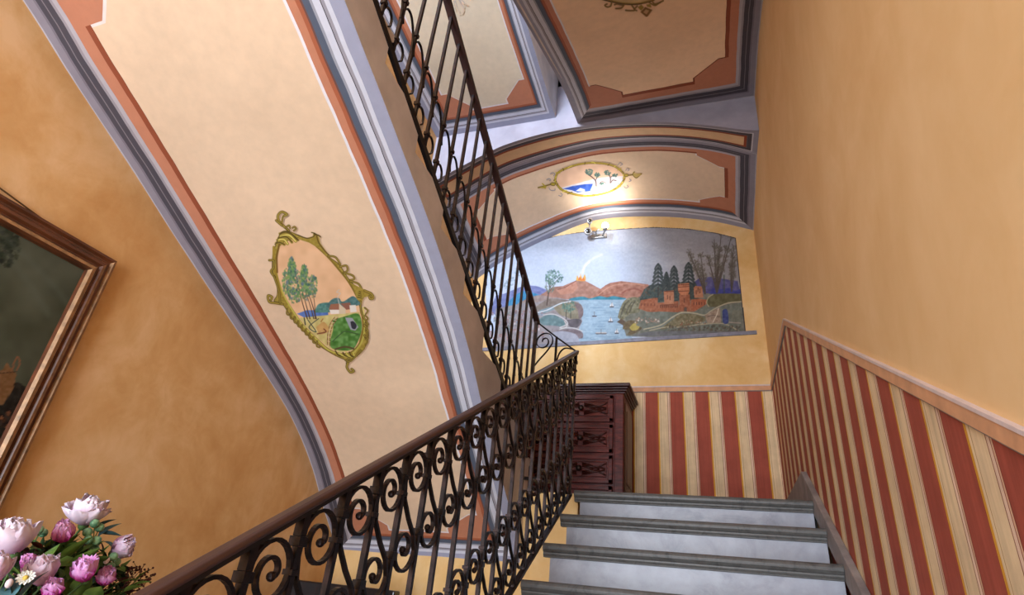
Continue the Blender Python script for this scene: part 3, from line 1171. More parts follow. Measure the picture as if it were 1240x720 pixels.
# sky
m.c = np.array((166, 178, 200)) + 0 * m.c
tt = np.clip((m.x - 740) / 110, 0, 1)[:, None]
m.c = m.c * (1 - tt) + np.array((144, 141, 145)) * tt  # shade to the right of the daylight, painted into the sky as grey
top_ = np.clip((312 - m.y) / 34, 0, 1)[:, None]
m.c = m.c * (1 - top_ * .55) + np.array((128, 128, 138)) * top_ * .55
m.c += m.tex(m.x, m.y * 2.2, 26, 5)[:, None] * 7 + m.tex(m.x, m.y * 3, 9, 6)[:, None] * 4
hz_ = (np.clip((m.y - 298) / 34, 0, 1) * np.clip((790 - m.x) / 40, 0, 1))[:, None]
m.c = m.c * (1 - hz_ * .6) + np.array((190, 208, 236)) * hz_ * .6
m.a[:] = 0
# glow behind volcano, far hills
m.poly(a_(0, 400, 60, 385, 160, 345, 235, 338, 290, 352, 330, 380, 330, 460, 0, 520), (108, 118, 178), tex=14, sm=True)
m.poly(a_(60, 460, 120, 400, 175, 372, 230, 380, 295, 405, 300, 420, 200, 440, 100, 470), (44, 132, 186), tex=14, sm=True)
m.poly(a_(150, 440, 230, 405, 290, 395, 340, 400, 420, 430, 420, 520, 100, 520), (150, 128, 122), tex=12, sm=True)
vol = a_(280, 395, 360, 345, 420, 340, 470, 318) + b_(40, 275, 75, 270, 103, 276, 150, 300, 215, 335, 200, 400, 0, 400) + a_(400, 420)
m.poly(vol, (166, 116, 98), tex=14)
m.poly(b_(0, 295, 40, 276, 55, 320, 20, 360, -60, 370, -90, 340), (196, 128, 100), a=.7, tex=10)
m.stroke(b_(-80, 335, -30, 318, 10, 295, 45, 275), 1.0, (120, 72, 70), a=.8)
m.poly(b_(150, 385, 200, 335, 240, 305, 270, 290, 345, 278, 430, 288, 525, 300, 560, 330, 540, 420, 370, 396), (164, 106, 86), tex=16)
m.stroke(b_(190, 372, 260, 320, 330, 300, 420, 296, 500, 306), 1.0, (208, 146, 114), a=.7)
m.stroke(b_(350, 360, 385, 338, 440, 330, 480, 345), 2.0, (140, 70, 56), a=.6)
m.stroke(b_(220, 376, 300, 362, 360, 372), 1.2, (150, 80, 60), a=.6)
# eruption
m.poly(b_(42, 274, 50, 240, 62, 262, 72, 225, 84, 262, 100, 232, 104, 276), (232, 168, 60), sm=True)
m.poly(b_(55, 272, 66, 250, 82, 268, 92, 252, 98, 275), (224, 112, 48), sm=True)
m.stroke(b_(72, 240, 92, 190, 118, 155, 160, 125, 215, 100), 2.4, (222, 218, 224), a=.45, soft=1.2)
m.stroke(b_(88, 225, 100, 180, 130, 150), 2.0, (236, 226, 220), a=.6, soft=.8)
# lake
m.poly(b_(-10, 405, 100, 402, 380, 396, 360, 440, 330, 500, 380, 620, 420, 660, 300, 690, -20, 700, -60, 640), (134, 164, 186), tex=6)
R_ = np.random.default_rng(4)
for i in range(110):
    yy_, xx_ = R_.uniform(410, 680), R_.uniform(60, 400)
    q = R_.uniform(20, 80)
    m.stroke(b_(xx_, yy_, xx_ + q, yy_ - 2), .7, [(98, 134, 160), (166, 192, 208), (112, 150, 176), (84, 122, 150)][i % 4], a=.55)
m.poly(b_(-10, 412, 0, 396, 40, 386, 90, 382, 130, 394, 160, 388, 200, 378, 250, 386, 290, 378, 340, 386, 378, 394, 340, 402, 200, 402, 80, 404), (48, 128, 152), sm=True, tex=12)
# boats
for bx, by, sc2, sail in ((282, 445, 1.0, 1), (165, 508, 1.0, 0), (274, 545, 1.2, 1), (315, 622, 1.0, 1), (210, 625, 2.6, 0)):
    m.poly(b_(bx - 16 * sc2, by + 2, bx + 16 * sc2, by + 2, bx + 12 * sc2, by + 9, bx - 12 * sc2, by + 9), (74, 62, 62))
    if sail:
        m.poly(b_(bx - 14, by, bx + 2, by - 26, bx + 12, by), (214, 208, 204))
    elif sc2 > 2:
        m.poly(b_(bx - 34, by - 4, bx + 34, by - 5, bx + 38, by + 3, bx - 38, by + 3), (176, 166, 160))
    m.stroke(b_(bx, by + 4, bx, by - 24), .5, (90, 80, 78))
# left shore: slopes, town, tree
m.poly(a_(0, 480, 150, 450, 260, 440, 380, 410, 520, 440, 540, 560, 500, 650, 470, 740, 0, 740), (142, 134, 138), tex=10)
m.poly(a_(250, 470, 330, 420, 420, 425, 500, 440, 480, 455, 380, 480, 300, 500, 240, 500), (128, 114, 104), sm=True, tex=12)
m.poly(a_(240, 500, 340, 470, 420, 440, 400, 470, 300, 510, 250, 520), (112, 140, 150), sm=True, tex=8)
m.poly(a_(270, 545, 320, 520, 380, 525, 430, 560, 420, 590, 350, 585, 290, 580), (96, 128, 132), sm=True, tex=14)
m.poly(b_(-110, 455, -40, 425, 30, 420, 75, 435, 90, 480, 80, 520, 30, 540, -20, 520, -70, 500), (132, 122, 98), sm=True, tex=12)
m.poly(b_(30, 425, 70, 432, 90, 470, 86, 510, 62, 530, 55, 480, 40, 450), (118, 98, 100), sm=True, tex=10)
m.poly(b_(-20, 540, 40, 530, 78, 540, 70, 570, 40, 592, 0, 585), (92, 84, 90), sm=True, tex=10)
m.poly(b_(-90, 610, -20, 600, 50, 605, 86, 625, 84, 660, 40, 660, -40, 640), (120, 104, 110), sm=True, tex=10)
m.poly(a_(330, 640, 400, 620, 500, 640, 520, 700, 470, 712, 380, 690), (150, 154, 170), sm=True, tex=8)
for i in range(70):
    ux, uy = R_.uniform(-70, 290), R_.uniform(480, 705)
    if uy < 690 - .75 * ux * 0 and uy > 470 + .1 * abs(ux):
        w_, h_ = R_.uniform(12, 26), R_.uniform(9, 18)
        cc = [(176, 158, 164), (150, 130, 142), (196, 184, 184), (136, 150, 168), (168, 128, 124), (126, 112, 122)][R_.integers(6)]
        m.poly(a_(ux, uy, ux + w_, uy - 2, ux + w_, uy + h_, ux, uy + h_ + 2), cc, a=.85, soft=.3)
        m.poly(a_(ux - 2, uy, ux + w_ / 2, uy - 9, ux + w_ + 2, uy - 2), (150, 92, 84), a=.8, soft=.3)
        m.stroke(a_(ux + w_ * .4, uy + 3, ux + w_ * .4, uy + h_ - 2), .5, (80, 66, 80), a=.8)
m.blob(*a_(60, 560)[0], 14, 16, 60, .5, 1.4, [(96, 120, 110), (110, 134, 120), (84, 100, 108)], a=.5, seed=8)
m.stroke(a_(230, 510, 320, 490, 400, 450, 470, 435), 1.2, (196, 200, 206))
m.stroke(a_(300, 520, 360, 515, 420, 540, 450, 575, 400, 600, 480, 600, 540, 620), 1.1, (188, 186, 186))
m.stroke(a_(430, 560, 446, 590, 400, 610), 1.0, (190, 186, 180))
for tx, ty in ((440, 545), (468, 540)):
    m.stroke(a_(tx, ty, tx, ty - 60), .9, (70, 70, 62))
    m.blob(*a_(tx, ty - 70)[0], 5, 7, 40, .6, 1.3, [(92, 128, 112), (74, 108, 98), (118, 142, 118)], seed=int(tx))
m.stroke(a_(320, 458, 328, 400, 338, 350, 345, 300), 1.8, (88, 72, 66), taper=True)
for q in (a_(328, 390, 315, 340, 318, 300), a_(332, 380, 360, 340, 390, 300), a_(338, 350, 365, 320, 405, 285), a_(335, 345, 330, 290, 345, 255)):
    m.stroke(q, .9, (92, 82, 72), taper=True)
m.blob(*a_(362, 285)[0], 11, 9, 150, .5, 1.3, [(74, 116, 106), (98, 140, 128), (60, 96, 90), (120, 158, 146)], a=.65, seed=21)
m.blob(*a_(340, 340)[0], 6, 8, 50, .5, 1.1, [(84, 120, 106), (104, 134, 118)], a=.55, seed=22)
for tx, ty in ((60, 330), (150, 250), (100, 310)):
    m.blob(*a_(tx, ty)[0], 6, 5, 40, .5, 1.1, [(98, 128, 138), (116, 140, 150)], a=.4, seed=tx)
# right shore
m.poly(c_(-230, 480, -200, 410, -150, 380, -60, 340, 0, 330, 420, 330, 640, 330, 680, 640, 300, 660, -190, 640, -215, 560), (112, 112, 98), tex=14)
m.poly(b_(322, 520, 335, 470, 365, 410, 420, 385, 470, 400, 470, 480, 400, 500, 350, 540), (116, 112, 84), sm=True, tex=22, cell=2)
for q in (b_(350, 500, 370, 440, 395, 410), b_(375, 500, 395, 450, 415, 420), b_(400, 490, 420, 440, 440, 410), b_(340, 520, 352, 470, 372, 430)):
    m.stroke(q, 1.3, (76, 72, 60), a=.7)
m.poly(b_(316, 552, 345, 530, 390, 560, 360, 575), (92, 74, 58))
m.poly(b_(355, 600, 365, 560, 410, 540, 470, 560, 480, 600, 420, 635, 385, 635, 400, 610), (104, 88, 60), sm=True, tex=12, cell=2)
m.poly(b_(400, 590, 430, 560, 470, 572, 455, 602, 420, 610), (166, 148, 64), sm=True, tex=10)
# blue hills behind right trees
m.poly(c_(300, 250, 340, 220, 420, 210, 500, 222, 560, 232, 620, 240, 640, 330, 380, 330, 300, 320), (82, 80, 138), sm=False, tex=14)
m.poly(c_(420, 320, 440, 290, 500, 300, 560, 290, 600, 310, 640, 300, 640, 332, 430, 334), (60, 64, 150), sm=True, tex=10)
# dark wooded bank behind the castle
m.poly(c_(-90, 360, -60, 300, -20, 270, 60, 260, 160, 260, 240, 240, 320, 260, 340, 380, -90, 400), (66, 76, 72), tex=16, cell=2)
m.blob(*c_(60, 330)[0], 22, 9, 140, .6, 1.6, [(58, 76, 74), (76, 84, 74), (96, 76, 60), (48, 66, 68)], a=.7, seed=31)


def conifer(cx, ty, by, w_):
    m.stroke(c_(cx, ty, cx, by), 1.2, (64, 58, 56))
    n = 6
    for i in range(n):
        y0 = ty + (by - ty) * (i * .75) / n
        hw = w_ * (.35 + .65 * (i + 1) / n)
        m.stroke(c_(cx, y0, cx - hw * .6, y0 + 16, cx - hw, y0 + 36), 2.6, (58, 66, 66), a=.9)
        m.stroke(c_(cx, y0, cx + hw * .6, y0 + 16, cx + hw, y0 + 36), 2.6, (50, 60, 60), a=.9)
        m.stroke(c_(cx, y0 + 12, cx - hw * .6, y0 + 30), 1.2, (104, 112, 108), a=.5)


conifer(42, 118, 350, 48)
conifer(102, 180, 330, 28)
conifer(157, 135, 350, 44)
conifer(263, 110, 330, 50)
# castle
OR, OD, OL = (160, 88, 56), (112, 56, 38), (180, 112, 76)
m.poly(c_(-85, 380, -20, 368, 38, 362, 40, 470, -40, 462, -100, 440), OR, tex=12, cell=2)
m.poly(c_(36, 400, 190, 385, 190, 470, 36, 462), OR, tex=12, cell=2)
m.poly(c_(280, 375, 340, 368, 402, 378, 398, 405, 300, 465, 280, 450), (172, 90, 56), tex=12, cell=2)
m.poly(c_(82, 315, 155, 308, 158, 410, 88, 410), OL, tex=10, cell=2)
m.poly(c_(300, 290, 312, 276, 362, 280, 370, 362, 305, 362), OL, tex=10, cell=2)
m.poly(c_(195, 340, 270, 335, 276, 400, 295, 465, 182, 462, 196, 400), OR, tex=12, cell=2)
m.poly(c_(186, 262, 266, 254, 270, 312, 258, 340, 204, 342, 186, 310), (194, 112, 70), tex=10, cell=2)
m.stroke(c_(186, 285, 268, 280), .9, OD)
m.stroke(c_(190, 315, 264, 312), .9, OD)
for i in range(5):
    m.stroke(c_(192 + i * 16, 268, 200 + i * 16, 268), 1.2, OD)
    m.stroke(c_(90 + i * 14, 316, 96 + i * 14, 316), 1.2, OD)
m.stroke(c_(60, 415, 184, 408), 1.1, OD, a=.7)
for i in range(9):
    m.stroke(c_(60 + i * 15, 418, 60 + i * 15, 432), 1.0, (96, 50, 36))
for i in range(5):
    m.stroke(c_(302 + i * 19, 396, 302 + i * 19, 412), 1.0, (96, 50, 36))
    m.stroke(c_(-80 + i * 24, 405, -80 + i * 24, 418), .9, OD)
for q in ((332, 290), (345, 300), (318, 310), (110, 345), (128, 350), (232, 370)):
    m.stroke(c_(q[0], q[1], q[0], q[1] + 26), 1.0, (104, 56, 40))
m.poly(c_(228, 462, 230, 436, 240, 428, 250, 436, 252, 464), (96, 76, 66))
# meadows, paths, foreground
m.poly(c_(-60, 470, 60, 462, 200, 468, 320, 462, 400, 430, 470, 430, 640, 400, 660, 480, 640, 600, 0, 610, -120, 560), (106, 112, 100), tex=12)
m.poly(c_(395, 400, 410, 360, 450, 336, 560, 330, 645, 340, 645, 385, 560, 395, 470, 425, 420, 425), (98, 94, 60), sm=True, tex=12)
m.poly(c_(150, 520, 200, 480, 290, 480, 370, 500, 380, 530, 280, 560, 160, 575, 60, 590), (118, 108, 76), sm=True, tex=16, cell=2)
m.stroke(c_(410, 425, 394, 395, 410, 358, 440, 338), 1.3, (160, 150, 112))
m.stroke(c_(-60, 590, 60, 560, 150, 500, 220, 468, 310, 475, 380, 488, 430, 455, 500, 418, 560, 398, 645, 390), 1.5, (170, 160, 128))
m.stroke(c_(-20, 600, 100, 575, 220, 575, 330, 558, 460, 548, 540, 556, 630, 605), 1.2, (164, 154, 124))
m.poly(c_(380, 490, 440, 455, 490, 432, 500, 545, 400, 548), (150, 126, 104), tex=14, cell=2)
m.stroke(c_(400, 500, 440, 490, 488, 500), .9, (96, 80, 70))
m.stroke(c_(440, 540, 470, 480, 480, 440), .9, (210, 196, 170))
m.poly(c_(508, 460, 520, 445, 545, 455, 552, 540, 515, 545), (54, 66, 128), sm=True, tex=14, cell=2)
for i in range(7):
    m.stroke(c_(575 + i * 11, 530, 588 + i * 9, 455), .8, (128, 122, 98), a=.8)
m.stroke(c_(560, 540, 640, 545), 1.6, (170, 150, 136), a=.7)
m.dabs(lambda R: c_(R.uniform(100, 640), R.uniform(565, 610))[0], 160, .5, 1.6, [(84, 72, 56), (70, 70, 62), (104, 84, 62), (96, 100, 84)], a=.6, seed=41)
m.dabs(lambda R: c_(R.uniform(180, 400), R.uniform(525, 560))[0], 50, .4, 1.0, [(190, 170, 140), (150, 70, 50), (120, 100, 70)], a=.6, seed=42)
m.dabs(lambda R: b_(R.uniform(440, 600), R.uniform(525, 560))[0], 60, .5, 1.2, [(206, 188, 170), (168, 120, 96), (130, 110, 96)], a=.7, seed=43)
m.poly(c_(-150, 640, -60, 612, 60, 604, 640, 604, 680, 640), (104, 104, 106), tex=8)


def bare(base, tips, w_, seed, col=(84, 74, 66)):
    R = np.random.default_rng(seed)
    for t in tips:
        q = [base, ((base[0] * .55 + t[0] * .45) + R.uniform(-4, 4), base[1] * .5 + t[1] * .5 + 12), t]
        m.stroke(c_(*[v for p in q for v in p]), w_, col, taper=True)
        for j in range(9):
            f = R.uniform(.35, 1)
            px_, py_ = base[0] + (t[0] - base[0]) * f, base[1] + (t[1] - base[1]) * f
            m.stroke(c_(px_, py_, px_ + R.uniform(-26, 26), py_ - R.uniform(8, 34)), .8, col, a=.7)
            m.blob(*c_(px_, py_ - 8)[0], 3.6, 3.2, 12, .4, 1.1, [(98, 90, 78), (110, 106, 94)], a=.4, seed=seed * 7 + j)


bare((382, 330), [(375, 200), (330, 110), (275, 60), (268, 30), (350, 40)], 2.0, 51)
bare((468, 320), [(470, 60), (480, 0), (450, -60), (540, -10), (570, -70), (400, 60), (500, -100)], 2.6, 52)
bare((575, 315), [(572, 120), (575, 30), (600, 90), (590, -20)], 1.6, 53)
m.stroke(c_(522, 320, 520, 200), 2.0, (70, 84, 70), a=.6)
m.c += m.tex(m.x, m.y, 1.6, 77)[:, None] * 5
m.c = m.c * .76 + m.c.mean(1)[:, None] * .24
# outline of the mural: arched top, dark edging line
out = [(596, 425), (590, 390), (587, 322), (600, 314)] + [(633, 300), (667, 287), (703, 281), (753, 277), (793, 275), (833, 277), (867, 282), (891, 288), (896.5, 345), (902.7, 401.5), (700, 416)]
xs_, ys_ = m.x, m.y
ins = np.zeros(m.n, bool)
for i in range(len(out)):
    x1, y1 = out[i]
    x2, y2 = out[(i + 1) % len(out)]
    if y1 != y2:
        ins ^= ((ys_ < y1) != (ys_ < y2)) & (xs_ < (x2 - x1) * (ys_ - y1) / (y2 - y1) + x1)
m.stroke([(587, 322), (600, 314), (633, 300), (667, 287), (703, 281), (753, 277), (793, 275), (833, 277), (867, 282), (891, 288)], 1.3, (66, 58, 56), k=4)
m.stroke([(891, 288), (896.5, 345), (902.7, 401.5)], 1.6, (60, 52, 50))
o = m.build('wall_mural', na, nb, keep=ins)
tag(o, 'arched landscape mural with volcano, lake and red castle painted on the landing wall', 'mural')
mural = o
# grey painted ledge under the mural
b = MB()
x0_, x1_ = -2.29, 0.405
b.add([(x0_, YB, 2.12), (x1_, YB, 2.188), (x1_, YB, 2.222), (x0_, YB, 2.155), (x0_, YB - .012, 2.12), (x1_, YB - .012, 2.188), (x1_, YB - .012, 2.222), (x0_, YB - .012, 2.155)],
      [(0, 1, 2, 3), (4, 7, 6, 5), (0, 4, 5, 1), (3, 2, 6, 7), (0, 3, 7, 4), (1, 5, 6, 2)])
tag(b.obj('trim_3', simple('grey_ledge_paint', (122, 122, 134), 0.6)), kind='structure')

# ---- cartouche on the rising soffit
GO, GD, GL = (152, 132, 56), (78, 62, 28), (192, 182, 88)


def surf_grid(f, A, B, off):
    AA, BB = np.meshgrid(A, B, indexing='ij')
    return np.stack([AA.ravel(), BB.ravel(), f(AA.ravel(), BB.ravel()) - off], 1)


na, nb = 330, 520
m = Paint(surf_grid(f2, np.linspace(-2.12, -1.45, na), np.linspace(1.50, 2.52, nb), 0.004), (224, 194, 158))
e_ = K(310, 250, 3.43)
g_ = K(310, 250, 6.545)
h_ = K(370, 340, 6.0)
oval = e_(110, 150, 160, 130, 205, 138, 250, 165, 300, 210, 340, 255, 380, 305, 415, 365, 437, 430, 445, 500, 432, 560, 400, 600, 355, 610, 300, 590, 250, 545, 200, 495, 160, 440, 120, 375, 92, 300, 82, 225, 92, 175)
gold = e_(98, 120, 130, 102, 175, 118, 205, 130, 235, 138, 262, 150, 300, 205, 345, 240, 385, 300, 420, 335, 455, 350, 470, 365, 445, 380, 438, 420, 462, 500, 468, 545, 450, 590, 420, 620, 385, 638, 330, 618, 260, 575, 200, 520, 150, 465, 110, 405, 75, 392, 88, 365, 85, 310, 68, 270, 72, 190)
m.poly(gold, GO, sm=True, tex=16, cell=2)
m.poly(oval, (221, 178, 138), sm=True, tex=8, cell=8)
m.stroke(gold + [gold[0]], 1.0, GD, a=.75)
m.stroke(oval + [oval[0]], 1.3, (112, 100, 34))
op = e_(98, 160, 84, 230, 90, 300, 118, 372, 158, 440, 200, 498, 252, 550, 300, 594, 355, 614)
m.stroke(op, 1.8, GL, a=.9)
m.stroke(e_(250, 165, 300, 212, 340, 258, 380, 308, 414, 366, 436, 430, 444, 500, 431, 560), 1.6, (126, 100, 36))
m.stroke(e_(445, 420, 452, 500, 440, 560, 410, 604), 2.0, GL, a=.7)
for i in range(26):
    gx, gy = gold[(i * 2) % len(gold)]
    ox_, oy_ = oval[(i * 2) % len(oval)]
    m.stroke([(gx * .75 + ox_ * .25, gy * .75 + oy_ * .25), (gx * .35 + ox_ * .65, gy * .35 + oy_ * .65)] if math.hypot(gx - ox_, gy - oy_) < 14 else [(gx, gy), (gx + .5, gy + .5)], .9, GD, a=.5)
# feather bunch at the head
for i, q in enumerate((g_(190, 215, 250, 205, 330, 265), g_(190, 235, 260, 225, 315, 275), g_(180, 250, 240, 240, 285, 282), g_(170, 265, 220, 260, 250, 295), g_(160, 290, 190, 285, 225, 300))):
    m.stroke(q, 3.4, GO, taper=False)
    m.stroke(q, 1.2, (226, 214, 120) if i % 2 else GD)
m.stroke(g_(150, 300, 165, 280, 200, 205, 260, 200, 340, 268), 1.0, GD)
m.stroke(g_(140, 320, 140, 420, 150, 500, 175, 600, 200, 700), 2.6, (148, 124, 46))
m.stroke(g_(185, 300, 165, 400, 168, 520), 2.2, (116, 84, 36))


def curl(pts, w_=2.2):
    m.stroke(pts, w_ + .9, GD)
    m.stroke(pts, w_ - .3, GO)


curl(g_(260, 190, 215, 150, 180, 110, 175, 70, 205, 42, 245, 62, 222, 74), 2.4)
curl(g_(205, 150, 160, 110), 2.0)
curl(g_(205, 130, 212, 85), 1.6)
curl(g_(262, 190, 240, 165, 262, 150, 270, 170), 1.4)
curl(g_(300, 190, 318, 175, 305, 160, 290, 168), 1.4)
m.poly(g_(330, 225, 400, 250, 450, 235, 455, 205, 480, 215, 500, 240, 510, 290, 560, 360, 590, 400, 560, 395, 500, 330, 420, 285, 340, 260), GO, tex=12, cell=2)
m.stroke(g_(330, 225, 400, 250, 450, 240, 470, 215, 440, 205), 1.2, GD)
m.stroke(g_(460, 215, 500, 230, 510, 240), 1.6, GD)
m.stroke(g_(480, 230, 500, 290, 550, 355, 590, 395), 1.6, (104, 80, 36))
curl(g_(105, 425, 140, 430, 140, 480, 118, 515, 150, 560), 1.8)
for q in (e_(300, 205, 330, 210, 350, 240), e_(350, 250, 375, 245, 380, 265, 365, 275), e_(365, 275, 400, 285, 408, 300, 392, 305), e_(392, 310, 425, 320, 440, 345)):
    curl(q, 1.6)
m.poly(e_(400, 320, 440, 340, 480, 355, 492, 372, 480, 388, 470, 372, 445, 378, 436, 420, 415, 370), GO, tex=12, cell=2)
curl(h_(430, 70, 480, 95, 492, 125, 470, 130, 462, 112), 2.0)
for i in range(4):
    m.stroke(h_(378 + i * 4, 118 - i * 14, 408 - i * 2, 124 - i * 14), .9, GD)
curl(h_(400, 150, 405, 230, 440, 290, 455, 315), 1.6)
curl(h_(425, 320, 448, 350, 452, 390, 440, 412, 428, 395), 1.8)
curl(h_(300, 600, 305, 570, 320, 560), 1.6)
curl(h_(310, 595, 300, 625, 325, 662, 350, 655, 335, 640), 2.2)
for i in range(6):
    m.stroke(h_(215 + i * 26, 500 + i * 4, 235 + i * 24, 535 + i * 2, 275 + i * 18, 548), 1.6, [GD, GL][i % 2])
curl(h_(290, 575, 330, 580, 400, 505), 1.4)
curl(e_(110, 405, 80, 400, 55, 395, 50, 370, 66, 375, 62, 388), 2.2)
curl(e_(100, 400, 95, 350, 75, 290), 1.6)
for i in range(9):
    t = i / 9
    ex, ey = 130 + 140 * t, 425 + 150 * t
    curl(e_(ex, ey, ex - 2, ey + 20, ex + 10, ey + 26), 1.2)
for i in range(5):
    curl(e_(452 + i, 420 + i * 32, 464, 432 + i * 32, 456, 446 + i * 32), 1.2)
# landscape inside
inside_fn = None
m.poly(e_(170, 445, 210, 430, 300, 430, 300, 455, 200, 460), (86, 116, 178), tex=12)
m.poly(e_(100, 545, 110, 545), (0, 0, 0)) if False else None
m.poly(e_(180, 462, 300, 450, 430, 438, 440, 500, 425, 560, 390, 598, 350, 606, 300, 585, 250, 540, 205, 495), (196, 182, 118), tex=14, cell=4)
m.poly(e_(245, 430, 260, 405, 300, 398, 330, 410, 330, 435, 250, 440), (82, 128, 120), sm=True, tex=16, cell=2)
m.poly(e_(300, 400, 320, 382, 345, 380, 360, 395, 400, 372, 420, 385, 425, 410, 300, 420), (78, 112, 112), sm=True, tex=16, cell=2)
m.poly(e_(305, 428, 350, 425, 345, 445, 310, 446), (226, 216, 204))
m.poly(e_(302, 428, 310, 405, 345, 402, 355, 428), (148, 100, 78))
m.poly(e_(345, 402, 372, 425, 372, 445, 345, 446), (206, 188, 160))
m.poly(e_(350, 402, 390, 398, 402, 425, 375, 428), (138, 92, 76))
m.poly(e_(388, 410, 414, 408, 418, 436, 392, 440), (222, 212, 200))
m.stroke(e_(345, 402, 340, 375, 350, 360, 335, 355, 345, 345), .8, (190, 186, 180))
m.poly(e_(318, 470, 360, 458, 425, 445, 440, 500, 426, 555, 395, 596, 320, 590, 308, 560, 320, 510), (84, 128, 62), sm=True, tex=26, cell=3)
m.stroke(e_(318, 560, 350, 530, 372, 518, 425, 530), 1.2, (60, 84, 52))
m.stroke(e_(330, 592, 370, 582, 405, 590), 2.2, (84, 74, 46))
m.poly(e_(370, 460, 400, 462, 425, 500, 412, 515, 392, 510), (150, 152, 160))
m.poly(e_(392, 478, 404, 476, 418, 492, 412, 508, 398, 504), (48, 48, 56), sm=True)
lad = e_(340, 460, 320, 490, 308, 530, 306, 580)
lad2 = e_(328, 458, 308, 488, 298, 530, 297, 575)
m.stroke(lad, 1.0, (116, 70, 50))
m.stroke(lad2, 1.0, (116, 70, 50))
for i in range(9):
    t = i / 8
    p0 = np.interp(t * 3, range(4), [q[0] for q in lad]), np.interp(t * 3, range(4), [q[1] for q in lad])
    p1 = np.interp(t * 3, range(4), [q[0] for q in lad2]), np.interp(t * 3, range(4), [q[1] for q in lad2])
    m.stroke([p0, p1], .8, (206, 178, 150))
m.poly(e_(250, 500, 280, 478, 300, 500, 298, 520, 265, 530), (190, 150, 92), sm=True, tex=10)
m.stroke(e_(255, 528, 290, 520, 282, 508), 1.4, (112, 60, 44))
m.stroke(e_(270, 478, 278, 466), 1.2, (150, 100, 50))
m.stroke(e_(215, 470, 250, 520, 220, 500, 260, 465), 1.0, (52, 60, 62))
m.stroke(e_(200, 462, 205, 490), 1.4, (60, 60, 58))
for bx, tx, ty, wd in ((213, 165, 290, 1.6), (224, 180, 300, 1.5), (250, 205, 330, 1.6), (246, 232, 340, 1.2), (240, 195, 320, 1.3)):
    m.stroke(e_(bx, 465, (bx + tx) / 2 + 4, 400, tx, ty), wd, (84, 62, 50), taper=True)
FG = [(92, 134, 84), (70, 112, 78), (118, 156, 98), (60, 92, 92), (96, 116, 130), (132, 158, 86)]
for cx, cy, rx, ry, nn, sd in ((148, 250, 14, 40, 110, 11), (198, 275, 12, 36, 90, 14), (150, 265, 18, 42, 130, 1), (128, 310, 18, 55, 130, 2), (165, 320, 26, 60, 150, 3), (200, 290, 16, 48, 120, 4), (205, 345, 18, 45, 90, 5), (235, 330, 20, 48, 130, 6), (160, 370, 28, 30, 90, 7)):
    q = e_(cx, cy)[0]
    m.blob(q[0], q[1], rx / 3.43, ry / 3.43, nn, .5, 1.4, FG, a=.6, seed=sd, el=1.4)
keep = m.a > 0.12
o = m.build('ceiling_cartouche', na, nb, keep=keep)
tag(o, 'tall gold scroll cartouche round a village scene with poplars, painted on the rising underside', 'painting')

# ---- cartouche on the landing vault
na, nb = 420, 220
m = Paint(surf_grid(f5, np.linspace(-1.52, -0.46, na), np.linspace(4.12, 4.70, nb), 0.003), (224, 194, 158))
k_ = K(645, 185, 8.857)
GO, GD, GL = (170, 148, 48), (104, 84, 28), (212, 196, 84)
ov = k_(240, 300, 270, 215, 400, 150, 560, 112, 740, 112, 880, 145, 965, 210, 985, 260, 960, 320, 880, 390, 740, 440, 560, 460, 400, 430, 300, 385)
m.poly(ov, (216, 178, 150), sm=True, tex=8, cell=6)
m.poly(k_(300, 375, 450, 335, 620, 290, 760, 262, 960, 250, 975, 300, 900, 375, 740, 430, 560, 450, 420, 430), (206, 202, 208), sm=True, tex=10, cell=4)
m.poly(k_(325, 385, 430, 355, 560, 335, 645, 330, 640, 385, 620, 410, 480, 425, 420, 400), (52, 88, 178), tex=16, cell=3)
m.poly(k_(460, 410, 510, 375, 560, 392, 560, 415), (190, 196, 214))
m.poly(k_(640, 350, 800, 350, 900, 320, 930, 330, 860, 390, 700, 420, 620, 415), (170, 196, 176), sm=True, tex=14, cell=3)
for q, w_ in ((k_(682, 355, 675, 300, 640, 262, 600, 235), 1.4), (k_(672, 300, 690, 262, 688, 240), 1.0), (k_(832, 322, 834, 270, 815, 225), 1.2), (k_(834, 262, 862, 245, 890, 240), .9), (k_(840, 320, 860, 292, 895, 298), 1.0)):
    m.stroke(q, w_, (92, 70, 66))
for cx, cy, rx, ry, nn, sd in ((605, 205, 5, 3.6, 60, 1), (695, 235, 3.2, 3, 40, 2), (805, 215, 4.4, 2.8, 50, 3), (885, 238, 3.2, 1.8, 36, 4), (740, 330, 3.5, 1.5, 20, 5)):
    q = k_(cx, cy)[0]
    m.blob(q[0], q[1], rx, ry, nn, .4, 1.0, [(74, 106, 98), (98, 130, 116), (60, 84, 84)], a=.75, seed=sd)
m.stroke(k_(720, 325, 745, 305, 790, 325), .8, (128, 100, 90))
m.stroke(ov + [ov[0]], 2.5, GD)
m.stroke(ov + [ov[0]], 1.6, GO)
n_ = len(ov)
dense = [(q.x, q.y) for q in smooth_pts([(u, v, 0) for u, v in ov + [ov[0]]], 4)]
R_ = np.random.default_rng(5)
for i, (qx, qy) in enumerate(dense[::2]):
    dx_, dy_ = R_.uniform(-2.6, 2.6), R_.uniform(-1.2, 1.2)
    m.stroke([(qx - dx_, qy - dy_), (qx + .5, qy - .6), (qx + dx_, qy + dy_)], 1.2, [GD, GL, GO][i % 3], a=.9)
for q in (k_(190, 330, 215, 318, 245, 330, 230, 350, 200, 345), k_(985, 230, 1010, 225, 1030, 240, 1005, 255, 985, 245)):
    m.poly(q, GO, sm=True)
    m.stroke(q + [q[0]], .9, GD)
m.stroke(k_(60, 372, 120, 358, 190, 338), 1.5, GD)
m.stroke(k_(105, 330, 125, 350, 135, 380), 1.4, GO)
m.poly(k_(60, 372, 100, 362, 150, 352, 130, 378), GO, sm=True)
